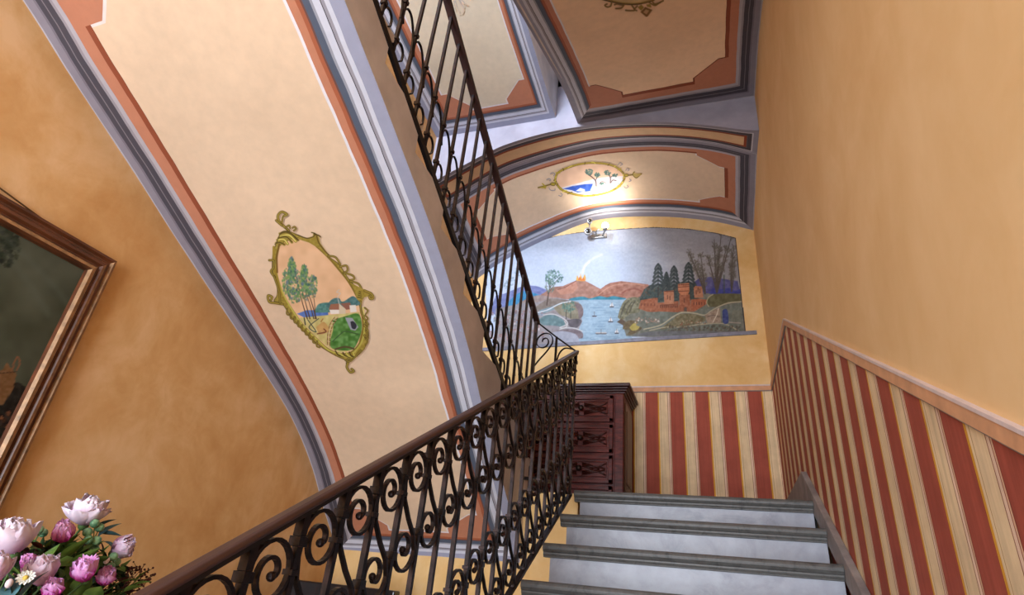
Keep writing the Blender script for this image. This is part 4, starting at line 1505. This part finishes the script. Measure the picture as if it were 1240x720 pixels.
m.stroke(k_(1030, 240, 1090, 232, 1165, 226), 1.5, GD)
m.stroke(k_(1090, 205, 1075, 232, 1112, 268, 1160, 228), 1.2, GD)
m.poly(k_(1080, 215, 1120, 222, 1165, 228, 1112, 262, 1080, 240), (178, 154, 84), sm=True)
for q in (k_(190, 225, 215, 212, 238, 225, 225, 245), k_(150, 290, 175, 275, 195, 290, 180, 300), k_(175, 375, 195, 400, 235, 402, 240, 385), k_(280, 455, 305, 465, 318, 445, 300, 432), k_(915, 128, 940, 105, 962, 122, 940, 135),
          k_(1000, 190, 1010, 168, 1035, 180, 1020, 195), k_(1040, 280, 1055, 295, 1035, 308), k_(980, 362, 1000, 380, 1024, 365, 1015, 350)):
    m.stroke(q, .9, (112, 116, 140), a=.85)
keep = m.a > 0.12
o = m.build('ceiling_cartouche', na, nb, keep=keep)
tag(o, 'oval gold-framed lake scene painted on the vault directly above the arched mural', 'painting')

# ---- lower tip of the cartouche on the soffit over the steps
na, nb = 260, 180
GO, GD = (150, 124, 52), (84, 58, 22)
m = Paint(surf_grid(f3, np.linspace(-0.66, 0.02, na), np.linspace(1.75, 2.55, nb), 0.003), (216, 180, 142))
l_ = K(720, 0, 12.4)
ov = l_(120, -10, 300, 35, 480, 62, 640, 62, 800, 30, 900, -10, 960, -120, 900, -300, 650, -420, 350, -420, 120, -300, 60, -120)
m.poly(ov, (196, 168, 120), sm=True, tex=8, cell=6)
m.stroke(ov + [ov[0]], 1.8, GD)
m.stroke([(x, y - 1.2) for x, y in ov + [ov[0]]], 1.2, GO)
for q in (l_(260, 20, 240, 90, 190, 105, 155, 80, 185, 60), l_(440, 75, 400, 120, 320, 128), l_(560, 80, 600, 150, 540, 160, 470, 155), l_(640, 90, 600, 140, 630, 158), l_(300, 70, 340, 60, 430, 80),
          l_(720, 50, 800, 30, 900, 80, 960, 50, 1030, 10), l_(860, 10, 900, 60, 980, 40)):
    m.stroke(q, 1.6, GD)
    m.stroke(q, .7, GO)
m.poly(l_(690, 180, 760, 105, 865, 150, 785, 262), (124, 88, 40))
m.poly(l_(730, 185, 770, 140, 820, 160, 780, 215), (190, 150, 104))
m.poly(l_(650, 110, 700, 70, 740, 110, 700, 160), GO)
m.poly(l_(780, 70, 840, 60, 850, 110, 790, 100), GO)
keep = m.a > 0.12
o = m.build('ceiling_cartouche', na, nb, keep=keep)
tag(o, 'brown and gold scroll cartouche painted on the tan topmost soffit', 'painting')

# faint grey palm-like shadowed leaf painted on the highest panel
m = Paint(surf_grid(f4, np.linspace(-1.75, -1.3, 130), np.linspace(2.3, 3.1, 130), 0.003), (228, 208, 178))
for q in (((548, -14), (556, -2), (562, 9)), ((552, -10), (561, 2), (567, 6)), ((549, -8), (552, 3), (557, 17)), ((552, -14), (565, -4), (573, -2)), ((550, -4), (550, 4), (552, 12)), ((556, 0), (561, 10), (560, 16))):
    m.stroke(list(q), 2.0, (168, 162, 160), a=.8, taper=True, soft=.6)
o = m.build('leaf_ornament', 130, 130, keep=m.a > .15)
tag(o, 'grey feathery leaf painted on the highest pale panel behind the upper handrail', 'painting')

# ------------------------------------------------------------------ framed painting on the left wall
def at_x(u, v, X):
    d = np.array([(u - 620) / FP, (v - 360) / FP, 1.0]) @ CM
    return Vector(d * X / d[0])


py0, py1, pz0, pz1 = -0.20, 1.425, -0.42, 1.075
pic = thing('framed_painting', 'large dark oil painting in a brown and gilt moulded frame hanging on the ochre wall', 'painting', (XL, (py0 + py1) / 2, pz0))
FRB = simple('frame_brown', (84, 46, 24), 0.38, 0.45, sc=20, stretch=(1, .3, 1), var=.25)
FRG = simple('frame_gilt', (142, 106, 70), 0.42, 0.4, 0.15, sc=30, var=.2)
prf = [(0.0, .004), (0.0, .034), (.012, .040), (.020, .030), (.030, .030), (.038, .044), (.052, .050), (.060, .040), (.066, .040), (.074, .052), (.088, .056), (.096, .044), (.100, .026), (.100, .006)]
cs = [(py0, pz0, 1, 1), (py1, pz0, -1, 1), (py1, pz1, -1, -1), (py0, pz1, 1, -1)]
for i in range(4):
    a, c = cs[i], cs[(i + 1) % 4]
    b = MB()
    vs = [(XL + h, a[0] + a[2] * w_, a[1] + a[3] * w_) for w_, h in prf] + [(XL + h, c[0] + c[2] * w_, c[1] + c[3] * w_) for w_, h in prf]
    n_ = len(prf)
    fs = [tuple(range(n_)), tuple(range(2 * n_ - 1, n_ - 1, -1))]
    b.add(vs, fs, 0)
    for j in range(n_):
        o_ = len(b.v) - 2 * n_
        b.f.append((j, j + n_, (j + 1) % n_ + n_, (j + 1) % n_))
        b.mi.append(1 if (i != 2 and j in (1, 2, 4, 5, 8, 9, 10)) or (i == 2 and j in (9,)) else 0)
    b.f = [f for f in b.f]
    rel(b.obj('frame_rail', [FRB, FRG]), pic)
na, nb = 300, 300
A, B = np.linspace(py0 + .09, py1 - .09, na), np.linspace(pz0 + .09, pz1 - .09, nb)
AA, BB = np.meshgrid(A, B, indexing='ij')
m = Paint(np.stack([np.full(AA.size, XL + .028), AA.ravel(), BB.ravel()], 1), (70, 74, 60))
m.c += m.tex(m.x, m.y, 40, 3)[:, None] * 10 + m.tex(m.x, m.y, 11, 4)[:, None] * 5
m.poly([(-400, 700), (-400, 480), (-60, 470), (0, 468), (22, 462), (45, 478), (30, 540), (0, 620), (-40, 700)], (34, 32, 28), tex=8)
m.blob(8, 300, 16, 22, 160, 1, 3.5, [(38, 46, 36), (48, 56, 42), (30, 34, 30)], a=.55, seed=4)
m.blob(-30, 320, 26, 50, 300, 2, 5, [(34, 40, 32), (44, 50, 38)], a=.6, seed=5)
m.poly([(-10, 490), (-6, 452), (5, 446), (8, 438), (12, 444), (20, 452), (16, 470), (4, 490)], (108, 78, 50), tex=10, cell=3)
m.stroke([(14, 450), (20, 432), (24, 438), (20, 448)], 2.0, (116, 80, 56))
m.stroke([(-4, 452), (20, 450)], 1.0, (60, 46, 34))
for hx, hy, hr in ((10, 500, 4), (22, 503, 3.6), (2, 506, 3), (9, 517, 4.4), (-4, 520, 4), (-12, 505, 3.4), (4, 545, 4), (-10, 540, 4)):
    m.blob(hx, hy + hr * 1.8, hr * 1.2, hr * 1.4, 14, 1, 2.4, [(42, 30, 24), (60, 40, 28), (52, 44, 40)], a=.8, seed=int(hy))
    m.blob(hx, hy, hr * .5, hr * .7, 12, .6, 1.4, [(128, 82, 54), (104, 66, 46)], a=.7, seed=int(hy) + 1)
    m.stroke([(hx - hr * .8, hy - hr * .8), (hx, hy - hr * 1.3), (hx + hr * .8, hy - hr * .8)], 2, (28, 22, 20))
m.blob(6, 575, 8, 14, 40, 1, 3, [(70, 46, 26), (46, 36, 30), (38, 50, 44)], a=.5, seed=9)
for q in (((0, 280), (60, 340), (85, 372)), ((-20, 270), (40, 350), (58, 380))):
    m.stroke(list(q), 7, (84, 92, 82), a=.3, soft=3)
o = m.build('canvas', na, nb, rough=0.22, parent=pic)
o.location = -pic.location
o['label'] = 'dark green landscape canvas with a crowd and a ruined tower'
yc_ = (py0 + py1) / 2
cord = rel(MB().sweep([(XL + .02, 1.12, pz1 + .002), (XL + .006, yc_, pz1 + .075), (XL + .02, 2 * yc_ - 1.12, pz1 + .002)], .006, .006, rnd=6).obj('hanging_cord', simple('brown_cord', (88, 62, 34), .8)), pic)

# ------------------------------------------------------------------ black leather chair beyond the railing
LEA = NT('black_leather', 0.28, 0.55)
_f = LEA.noise(LEA.coord(), 90, 3)
LEA.bump(_f, .2, .002)
LEA = LEA.col(LEA.ramp(_f, [(0, (16, 16, 20)), (1, (30, 30, 36))], 'LINEAR'))
DW = simple('dark_chair_wood', (48, 28, 20), .35, .45)
chx0, chx1, chy = -2.30, -1.64, 3.0
chair = thing('high_backed_chair', 'black leather high-backed chair below the landing wall, only its top edge showing through the railing', 'chair', ((chx0 + chx1) / 2, chy - .3, ZF))
b = MB().box(chx0 + .03, chx1 - .03, chy - .52, chy, ZF + .40, ZF + .50)
rel(b.obj('seat', LEA, bevel=.02), chair)
b = MB()
zt_ = -0.045
b.grid(lambda i, j: (chx0 + (chx1 - chx0) * i / 8, chy - .02 + .03 * math.sin(PI * i / 8) + .05 * (j / 6), ZF + .48 + (zt_ - ZF - .48) * j / 6), range(9), range(7))
b.grid(lambda i, j: (chx0 + (chx1 - chx0) * i / 8, chy + .05 + .03 * math.sin(PI * i / 8) + .05 * (j / 6), ZF + .48 + (zt_ - ZF - .48) * j / 6), range(9), range(7), flip=True)
for i in range(8):
    o_ = 63
    b.f.append((i * 7 + 6, (i + 1) * 7 + 6, o_ + (i + 1) * 7 + 6, o_ + i * 7 + 6)); b.mi.append(0)
    b.f.append((i * 7, o_ + i * 7, o_ + (i + 1) * 7, (i + 1) * 7)); b.mi.append(0)
for j in range(6):
    b.f.append((j, j + 1, o_ + j + 1, o_ + j)); b.mi.append(0)
    b.f.append((56 + j, o_ + 56 + j, o_ + 57 + j, 57 + j)); b.mi.append(0)
rel(b.obj('backrest', LEA, bevel=.008), chair)
for xx in (chx0 + .05, chx1 - .05):
    for y_ in (chy - .47, chy - .02):
        rel(MB().sweep([(xx, y_, ZF), (xx, y_, ZF + .40)], .05, .05, taper=lambda t: .7 + .3 * t).obj('leg', DW, bevel=.004), chair)
    rel(MB().sweep(smooth_pts([(xx, chy - .02, ZF + .72), (xx, chy - .25, ZF + .70), (xx, chy - .48, ZF + .68)], 4), .05, .035).sweep([(xx, chy - .45, ZF + .5), (xx, chy - .45, ZF + .68)], .04, .04).obj('armrest', DW, bevel=.006, fix=False), chair)

# ------------------------------------------------------------------ console table, vase and flowers
TW = simple('console_wood', (92, 58, 36), .35, .45, stretch=(1, .3, 1))
tb = thing('console_table', 'narrow brown wooden console table under the bouquet against the ochre wall', 'table', (-1.95, 1.2, ZF))
rel(MB().box(-2.30, -1.62, .55, 1.85, -.68, -.65).obj('tabletop', TW, bevel=.006), tb)
rel(MB().box(-2.26, -1.67, .6, 1.8, -.78, -.68).obj('apron', TW, bevel=.004), tb)
for xx in (-2.24, -1.69):
    for y_ in (.63, 1.77):
        rel(MB().sweep([(xx, y_, ZF), (xx, y_, -.68)], .055, .055, taper=lambda t: .55 + .45 * t).obj('leg', TW, bevel=.004), tb)
VC = Vector((-1.86, 1.22, -.65))
vase = MB().lathe([(.055, 0), (.075, .01), (.105, .09), (.11, .15), (.085, .23), (.06, .27), (.072, .30), (.066, .30), (.054, .27), (.078, .22), (.03, .05), (.005, .045)], seg=32).obj('vase', simple('white_ceramic', (212, 206, 200), .2, .5), smooth='all', loc=VC)
tag(vase, 'white ceramic vase holding the pink peony bouquet on the console table', 'vase')
VM = VC + Vector((0, 0, .28))


def petal_mat(name, tip, mid_, base):
    n = NT(name, .55, .25)
    uv = n.sep(n.coord('UV'))
    f = n.m('ADD', uv[1], n.m('MULTIPLY', n.m('SUBTRACT', n.noise(n.coord(), 30, 3), .5), .35))
    n.b.inputs['Subsurface Weight'].default_value = .15
    n.b.inputs['Subsurface Radius'].default_value = (.02, .01, .01)
    return n.col(n.ramp(f, [(.1, base), (.5, mid_), (.95, tip)], 'LINEAR'))


P_WHITE = petal_mat('petal_blush', (240, 224, 236), (228, 202, 226), (212, 164, 206))
P_PINK = petal_mat('petal_pink', (234, 176, 216), (224, 130, 194), (212, 46, 156))
P_PALE = petal_mat('petal_pale', (232, 208, 226), (222, 184, 212), (204, 150, 190))
P_HOT = petal_mat('petal_magenta', (236, 176, 226), (222, 110, 200), (204, 36, 160))
LEAF = NT('leaf_green', .5, .3)
_f = LEAF.noise(LEAF.coord(), 22, 3)
LEAF = LEAF.col(LEAF.ramp(_f, [(.3, (52, 84, 34)), (.7, (112, 142, 62))], 'LINEAR'))
LEAFD = simple('leaf_dark_green', (40, 60, 36), .55, .3, var=.35, sc=30)
LEAFB = simple('leaf_blue_green', (74, 110, 116), .5, .3, var=.2, sc=20)
BERRY = NT('berry_green', .4, .4)
_f = BERRY.noise(BERRY.coord(), 60, 2)
BERRY = BERRY.col(BERRY.ramp(_f, [(.35, (74, 122, 92)), (.65, (136, 178, 132))], 'LINEAR'))
PURP = simple('dried_purple_brown', (74, 38, 36), .7, var=.3, sc=40)
CENT = simple('flower_yellow', (206, 176, 80), .6)
DAIS = simple('daisy_white', (232, 232, 220), .5)
STEM = simple('stem_green', (66, 92, 48), .6)


def petal(b, c, ax, az, L_, Wd, open_, curl_, R, mi=0):
    """c base centre; az azimuth about the flower axis; open_ start tilt from the axis; curl_ change of tilt"""
    q = Vector((0, 0, 1)).rotation_difference(Vector(ax).normalized())
    ns, nt_ = 7, 7
    ph = R.uniform(0, 6)
    base = len(b.v)
    vs, uvs = [], []
    x_, z_ = .0, .0
    spine = []
    th = open_
    for i in range(ns):
        spine.append((x_, z_, th))
        x_ += math.sin(th) * L_ / (ns - 1)
        z_ += math.cos(th) * L_ / (ns - 1)
        th += curl_ / (ns - 1)
    for i in range(ns):
        s_ = i / (ns - 1)
        w_ = Wd * (math.sin(PI * (0.12 + 0.80 * s_)) ** .8)
        for j in range(nt_):
            t_ = j / (nt_ - 1) * 2 - 1
            sx, sz, th = spine[i]
            lat = w_ * t_ * .5
            cup = -(t_ ** 2) * w_ * .30
            ruf = math.sin(t_ * 8 + ph) * L_ * .075 * s_ * s_ + (1 - abs(t_)) * 0
            px_ = sx + (cup) * math.cos(th) + ruf * math.cos(th)
            pz_ = sz - (cup) * math.sin(th) + (R.uniform(-.07, .07) * L_ if i == ns - 1 else 0)
            v_ = Vector((px_, lat, pz_))
            v_.rotate(Matrix.Rotation(az, 3, 'Z'))
            v_ = q @ v_
            vs.append((c[0] + v_.x, c[1] + v_.y, c[2] + v_.z))
            uvs.append((t_ * .5 + .5 + .001, s_ + .001))
    fs = [(i * nt_ + j, (i + 1) * nt_ + j, (i + 1) * nt_ + j + 1, i * nt_ + j + 1) for i in range(ns - 1) for j in range(nt_ - 1)]
    b.add(vs, fs, mi, uvs)


def stem_to(root, p, ax):
    a = VM + Vector((random.uniform(-.03, .03), random.uniform(-.03, .03), -.1))
    mid_ = a.lerp(p, .55) + Vector((0, 0, .03))
    o = MB().sweep(smooth_pts([a, VM.lerp(a, .2), mid_, p], 5), .006, .006, rnd=6).obj('stem', STEM, smooth='all')
    o.parent = root
    o.location = -root.location
    return o


def peony(pos, ax, size, mat, label, openness=.5, seed=1):
    root = thing('peony', label, 'flower', tuple(pos), 'peonies in the vase')
    R = random.Random(seed)
    b = MB()
    L_ = size * .60
    for lay, (n_, op, cu, ll, ww) in enumerate(((7, 1.25 * openness + .35, -1.1, 1.0, .92), (7, 1.0 * openness + .28, -1.2, 1.0, .85), (7, .75 * openness + .2, -1.2, 1.0, .72), (7, .5 * openness + .12, -1.1, .96, .62), (7, .25 * openness + .06, -.8, .90, .55), (6, .08, -.45, .80, .5))):
        for i in range(n_):
            az = 2 * PI * (i + .5 * (lay % 2)) / n_ + R.uniform(-.25, .25)
            k = R.uniform(.9, 1.1)
            petal(b, (0, 0, 0), ax, az, L_ * ll * k, L_ * ww * k, op + R.uniform(-.1, .1), cu + R.uniform(-.2, .2), R)
    o = b.obj('petals', mat, smooth='all', fix=False)
    o.parent = root
    b = MB().ball((0, 0, 0), size * .10, 8, 6)
    o = b.obj('calyx', STEM, smooth='all')
    o.parent = root
    stem_to(root, Vector(pos), ax)
    return root


def AT(u, v, X=-1.8):
    return at_x(u, v, X)


tocam = lambda p: (-Vector(p)).normalized()
FL = [
    (101, 636, -1.82, (.15, -.2, 1.0), .125, P_WHITE, 'blush white open peony, highest bloom of the bouquet', .75, 1),
    (77, 655, -1.74, (.25, -.55, .8), .085, P_PINK, 'half-closed pink peony with magenta base just under the highest white bloom', .25, 2),
    (16, 672, -1.72, (-.2, -.35, .9), .135, P_WHITE, 'large pale pink peony at the far side of the bouquet next to the gilt frame', .7, 3),
    (37, 686, -1.68, (.3, -.6, .5), .060, P_HOT, 'small magenta peony bud tucked below the large pale bloom', .1, 4),
    (136, 670, -1.76, (.75, .1, .5), .095, P_PALE, 'pale lilac pink peony turned sideways toward the handrail', .45, 5),
    (104, 703, -1.60, (.1, -.6, .8), .090, P_HOT, 'bright magenta and pink peony low in the bouquet beside the broad leaves', .5, 6),
    (126, 706, -1.62, (.55, -.5, .7), .078, P_HOT, 'ruffled magenta peony closest to the purple dried sprig', .4, 7),
    (52, 708, -1.64, (.0, -.5, .9), .105, P_PALE, 'dusty pink peony at the bottom of the bouquet beside the white daisy', .6, 8),
    (64, 724, -1.60, (.2, -.5, .8), .075, P_HOT, 'magenta peony at the very bottom under the dusty pink one', .4, 9),
    (-6, 706, -1.62, (-.3, -.3, .9), .100, P_PALE, 'pale peony under the large pale bloom, lowest on the side nearest the gilt frame', .6, 10),
]
for u, v_, X_, ax, sz, mt, lb, op, sd in FL:
    peony(AT(u, v_, X_), ax, sz * 1.16, mt, lb, op, sd)


def leaf(b, p, d, L_, Wd, bend=.3, roll=0.0, mi=0):
    d = Vector(d).normalized()
    sd = d.cross(Vector((0, 0, 1))).normalized()
    up = sd.cross(d).normalized()
    sd, up = sd * math.cos(roll) + up * math.sin(roll), up * math.cos(roll) - sd * math.sin(roll)
    vs, n_ = [], 7
    for i in range(n_):
        s_ = i / (n_ - 1)
        w_ = Wd * math.sin(PI * (s_ ** .8)) * .5 + .0006
        c_0 = Vector(p) + d * (L_ * s_) - up * (bend * L_ * s_ * s_)
        for t_ in (-1, -.5, 0, .5, 1):
            vs.append(tuple(c_0 + sd * (w_ * t_) + up * (abs(t_) * w_ * .35)))
    fs = [(i * 5 + j, (i + 1) * 5 + j, (i + 1) * 5 + j + 1, i * 5 + j + 1) for i in range(n_ - 1) for j in range(4)]
    b.add(vs, fs, mi)


def sprig(name, pts, mat, label, L_, Wd, seed=1, cat='leaves'):
    """leafy stem: pts = [(u,v,X, dir)]"""
    root = thing(name, label, cat, tuple(VM))
    R = random.Random(seed)
    for u, v_, X_, d in pts:
        p = AT(u, v_, X_)
        b = MB()
        leaf(b, p, d, L_ * R.uniform(.85, 1.15), Wd * R.uniform(.85, 1.1), R.uniform(.1, .4), R.uniform(-.6, .6))
        o = b.obj('leaf', mat, smooth='all', fix=False)
        o.parent = root
        o.location = -root.location
        o = MB().sweep([VM, VM.lerp(p, .6) + Vector((0, 0, .01)), p], .004, .004, rnd=5).obj('stem', STEM, smooth='all')
        o.parent = root
        o.location = -root.location
    return root


sprig('leafy_sprig', [(96, 705, -1.66, (-.1, .1, 1)), (82, 702, -1.66, (.3, .1, .9)), (84, 692, -1.68, (.5, .3, .9)), (66, 690, -1.70, (.3, .2, .9)), (50, 690, -1.70, (.8, .3, .5))], LEAF, 'broad bright green leaves in the middle of the bouquet', .10, .058, 1)
sprig('leafy_sprig', [(92, 726, -1.66, (.1, -.1, 1)), (104, 732, -1.64, (.5, -.1, .7)), (80, 724, -1.66, (-.4, -.1, .9)), (100, 690, -1.72, (.6, .3, .6)), (72, 674, -1.76, (.2, .2, 1)), (88, 678, -1.76, (.4, .2, .8))], LEAF, 'olive green leaves at the lower edge of the bouquet under the broad leaves', .08, .05, 12)
sprig('leafy_sprig', [(36, 704, -1.66, (.1, .2, 1)), (28, 700, -1.68, (-.7, -.3, .5)), (44, 700, -1.66, (.5, .1, .9)), (12, 690, -1.70, (-.5, 0, .3))], LEAF, 'green leaves between the large pale bloom and the daisy', .085, .04, 2)
sprig('eucalyptus_sprig', [(116, 640, -1.82, (.5, .4, .7)), (122, 646, -1.82, (.9, .5, .1)), (124, 655, -1.80, (.9, .3, -.1)), (118, 650, -1.82, (.3, .4, .8))], LEAFB, 'blue-green leaves beside the highest white bloom', .06, .032, 3)
sprig('eucalyptus_sprig', [(14, 722, -1.6, (-.4, 0, .7)), (6, 728, -1.6, (-.3, .2, 1)), (22, 726, -1.6, (.2, .1, .8))], LEAFB, 'blue-green leaves at the lowest corner of the bouquet', .07, .04, 4)
sprig('leafy_sprig', [(150, 716, -1.7, (.6, .3, .5)), (146, 704, -1.7, (.8, .5, .3)), (156, 712, -1.7, (.7, .4, .7)), (162, 706, -1.7, (.3, .2, .9))], LEAF, 'small green leaves next to the dried purple sprig', .05, .022, 5)


def berries(pts, label, r=.0125, mat=BERRY, seed=1):
    root = thing('berry_sprig', label, 'berries', tuple(VM))
    hub = AT(sum(p[0] for p in pts) / len(pts), sum(p[1] for p in pts) / len(pts) + 6, pts[0][2])
    for u, v_, X_ in pts:
        p = AT(u, v_, X_)
        b = MB()
        seg = 16
        vs, fs = [], []
        for i in range(9):
            th = PI * i / 8
            for j in range(seg):
                a = 2 * PI * j / seg
                rr = r * (1 + .07 * math.cos(5 * a) * math.sin(th))
                vs.append((p.x + rr * math.sin(th) * math.cos(a), p.y + rr * math.sin(th) * math.sin(a), p.z + rr * math.cos(th)))
        for i in range(8):
            for j in range(seg):
                fs.append((i * seg + j, (i + 1) * seg + j, (i + 1) * seg + (j + 1) % seg, i * seg + (j + 1) % seg))
        b.add(vs, fs)
        o = b.obj('berry', mat, smooth='all')
        o.parent = root
        o.location = -root.location
        o = MB().sweep([hub, p], .003, .003, rnd=5).obj('stalk', STEM)
        o.parent = root
        o.location = -root.location
    o = MB().sweep([VM, VM.lerp(hub, .6), hub], .004, .004, rnd=5).obj('stem', STEM)
    o.parent = root
    o.location = -root.location


berries([(114.7, 633.5, -1.76), (120.7, 638.5, -1.76), (106, 644, -1.74), (107, 653, -1.73), (117, 654, -1.73), (114, 664, -1.74)], 'cluster of round blue-green berries under the highest white bloom')
berries([(137.5, 673.5, -1.70), (134, 686, -1.70), (141, 680, -1.72)], 'green berries in front of the sideways lilac bloom', .012)
berries([(40, 640, -1.84), (47, 641, -1.84), (52, 645, -1.86)], 'dull green berries behind the large pale bloom', .012)
BUD = simple('bud_pale', (226, 206, 206), .5)
root = thing('bud_sprig', 'tiny pale closed buds scattered near the green berries', 'flower buds', tuple(VM))
for u, v_, X_ in ((111, 670, -1.70), (129, 678, -1.69), (11, 706, -1.60)):
    p = AT(u, v_, X_)
    o = MB().ball(p, .008, 10, 8, sc=(1, 1, 1.3)).obj('bud', BUD, smooth='all')
    o.parent = root
    o.location = -root.location
    o = MB().sweep([VM, VM.lerp(p, .6), p], .003, .003, rnd=5).obj('stem', STEM)
    o.parent = root
    o.location = -root.location

# daisy
p = AT(31, 700, -1.60)
root = thing('daisy', 'small white daisy low in the bouquet', 'flower', tuple(p))
b = MB()
ax = (tocam(p) + Vector((-.3, 0, .5))).normalized()
R = random.Random(3)
for i in range(12):
    petal(b, (0, 0, 0), ax, 2 * PI * i / 12, .020, .010, 1.35, .1, R)
o = b.obj('petals', DAIS, smooth='all', fix=False)
o.parent = root
o = MB().ball(ax * .003, .006, 8, 6).obj('centre', CENT, smooth='all')
o.parent = root
stem_to(root, p, ax)

# dried purple sprig reaching toward the handrail
root = thing('dried_sprig', 'purple-brown dried flower sprig leaning toward the handrail', 'dried flowers', tuple(VM))
R = random.Random(8)
b = MB()
base_ = AT(146, 722, -1.72)
b.sweep([VM, VM.lerp(base_, .6), base_], .004, .004, rnd=5)
for u, v_ in ((165, 686), (160, 697), (172, 688), (178, 692), (181, 699), (170, 700), (166, 710), (176, 706), (160, 716), (152, 710), (156, 691), (172, 715)):
    t_ = AT(u, v_, -1.74)
    b.sweep(smooth_pts([base_, base_.lerp(t_, .5) + Vector((0, 0, .008)), t_], 3), .0022, .0022, rnd=4)
    for j in range(9):
        q = t_ + Vector([R.uniform(-.013, .013) for _ in range(3)])
        b.sweep([t_, q], .0016, .0016, rnd=4)
        b.ball(q, R.uniform(.0022, .0042), 6, 4)
o = b.obj('flower_heads', PURP, fix=False)
tag(o, kind='stuff')
o.parent = root
o.location = -root.location

# mass of small filler greenery
b = MB()
R = random.Random(5)
for i in range(900):
    t_, rr = R.uniform(0, 2 * PI), math.sqrt(R.uniform(0, 1))
    p = AT(78 + 76 * rr * math.cos(t_), 706 + 50 * rr * math.sin(t_) + 2, R.uniform(-1.86, -1.74))
    leaf(b, p, (R.uniform(-1, 1), R.uniform(-1, .4), R.uniform(-.2, 1)), R.uniform(.02, .055), R.uniform(.010, .024), R.uniform(0, .5), R.uniform(-1, 1), mi=R.choice((0, 0, 0, 1, 2)))
for i in range(60):
    p = AT(R.uniform(30, 150), R.uniform(690, 740), -1.78)
    b.sweep([VM, VM.lerp(p, .6) + Vector((0, 0, .01)), p], .003, .003, rnd=4)
o = b.obj('filler_greenery', [LEAFD, LEAF, PURP], fix=False)
tag(o, 'mass of small dark leaves filling the bouquet between the blooms', 'greenery', kind='stuff')


sc = bpy.context.scene
sc.view_settings.view_transform = 'Standard'
sc.view_settings.look = 'None'
sc.view_settings.gamma = 1
sc.view_settings.exposure = 0.78
sc.view_settings.use_curve_mapping = False
sc.cycles.max_bounces = 8
sc.cycles.diffuse_bounces = 5
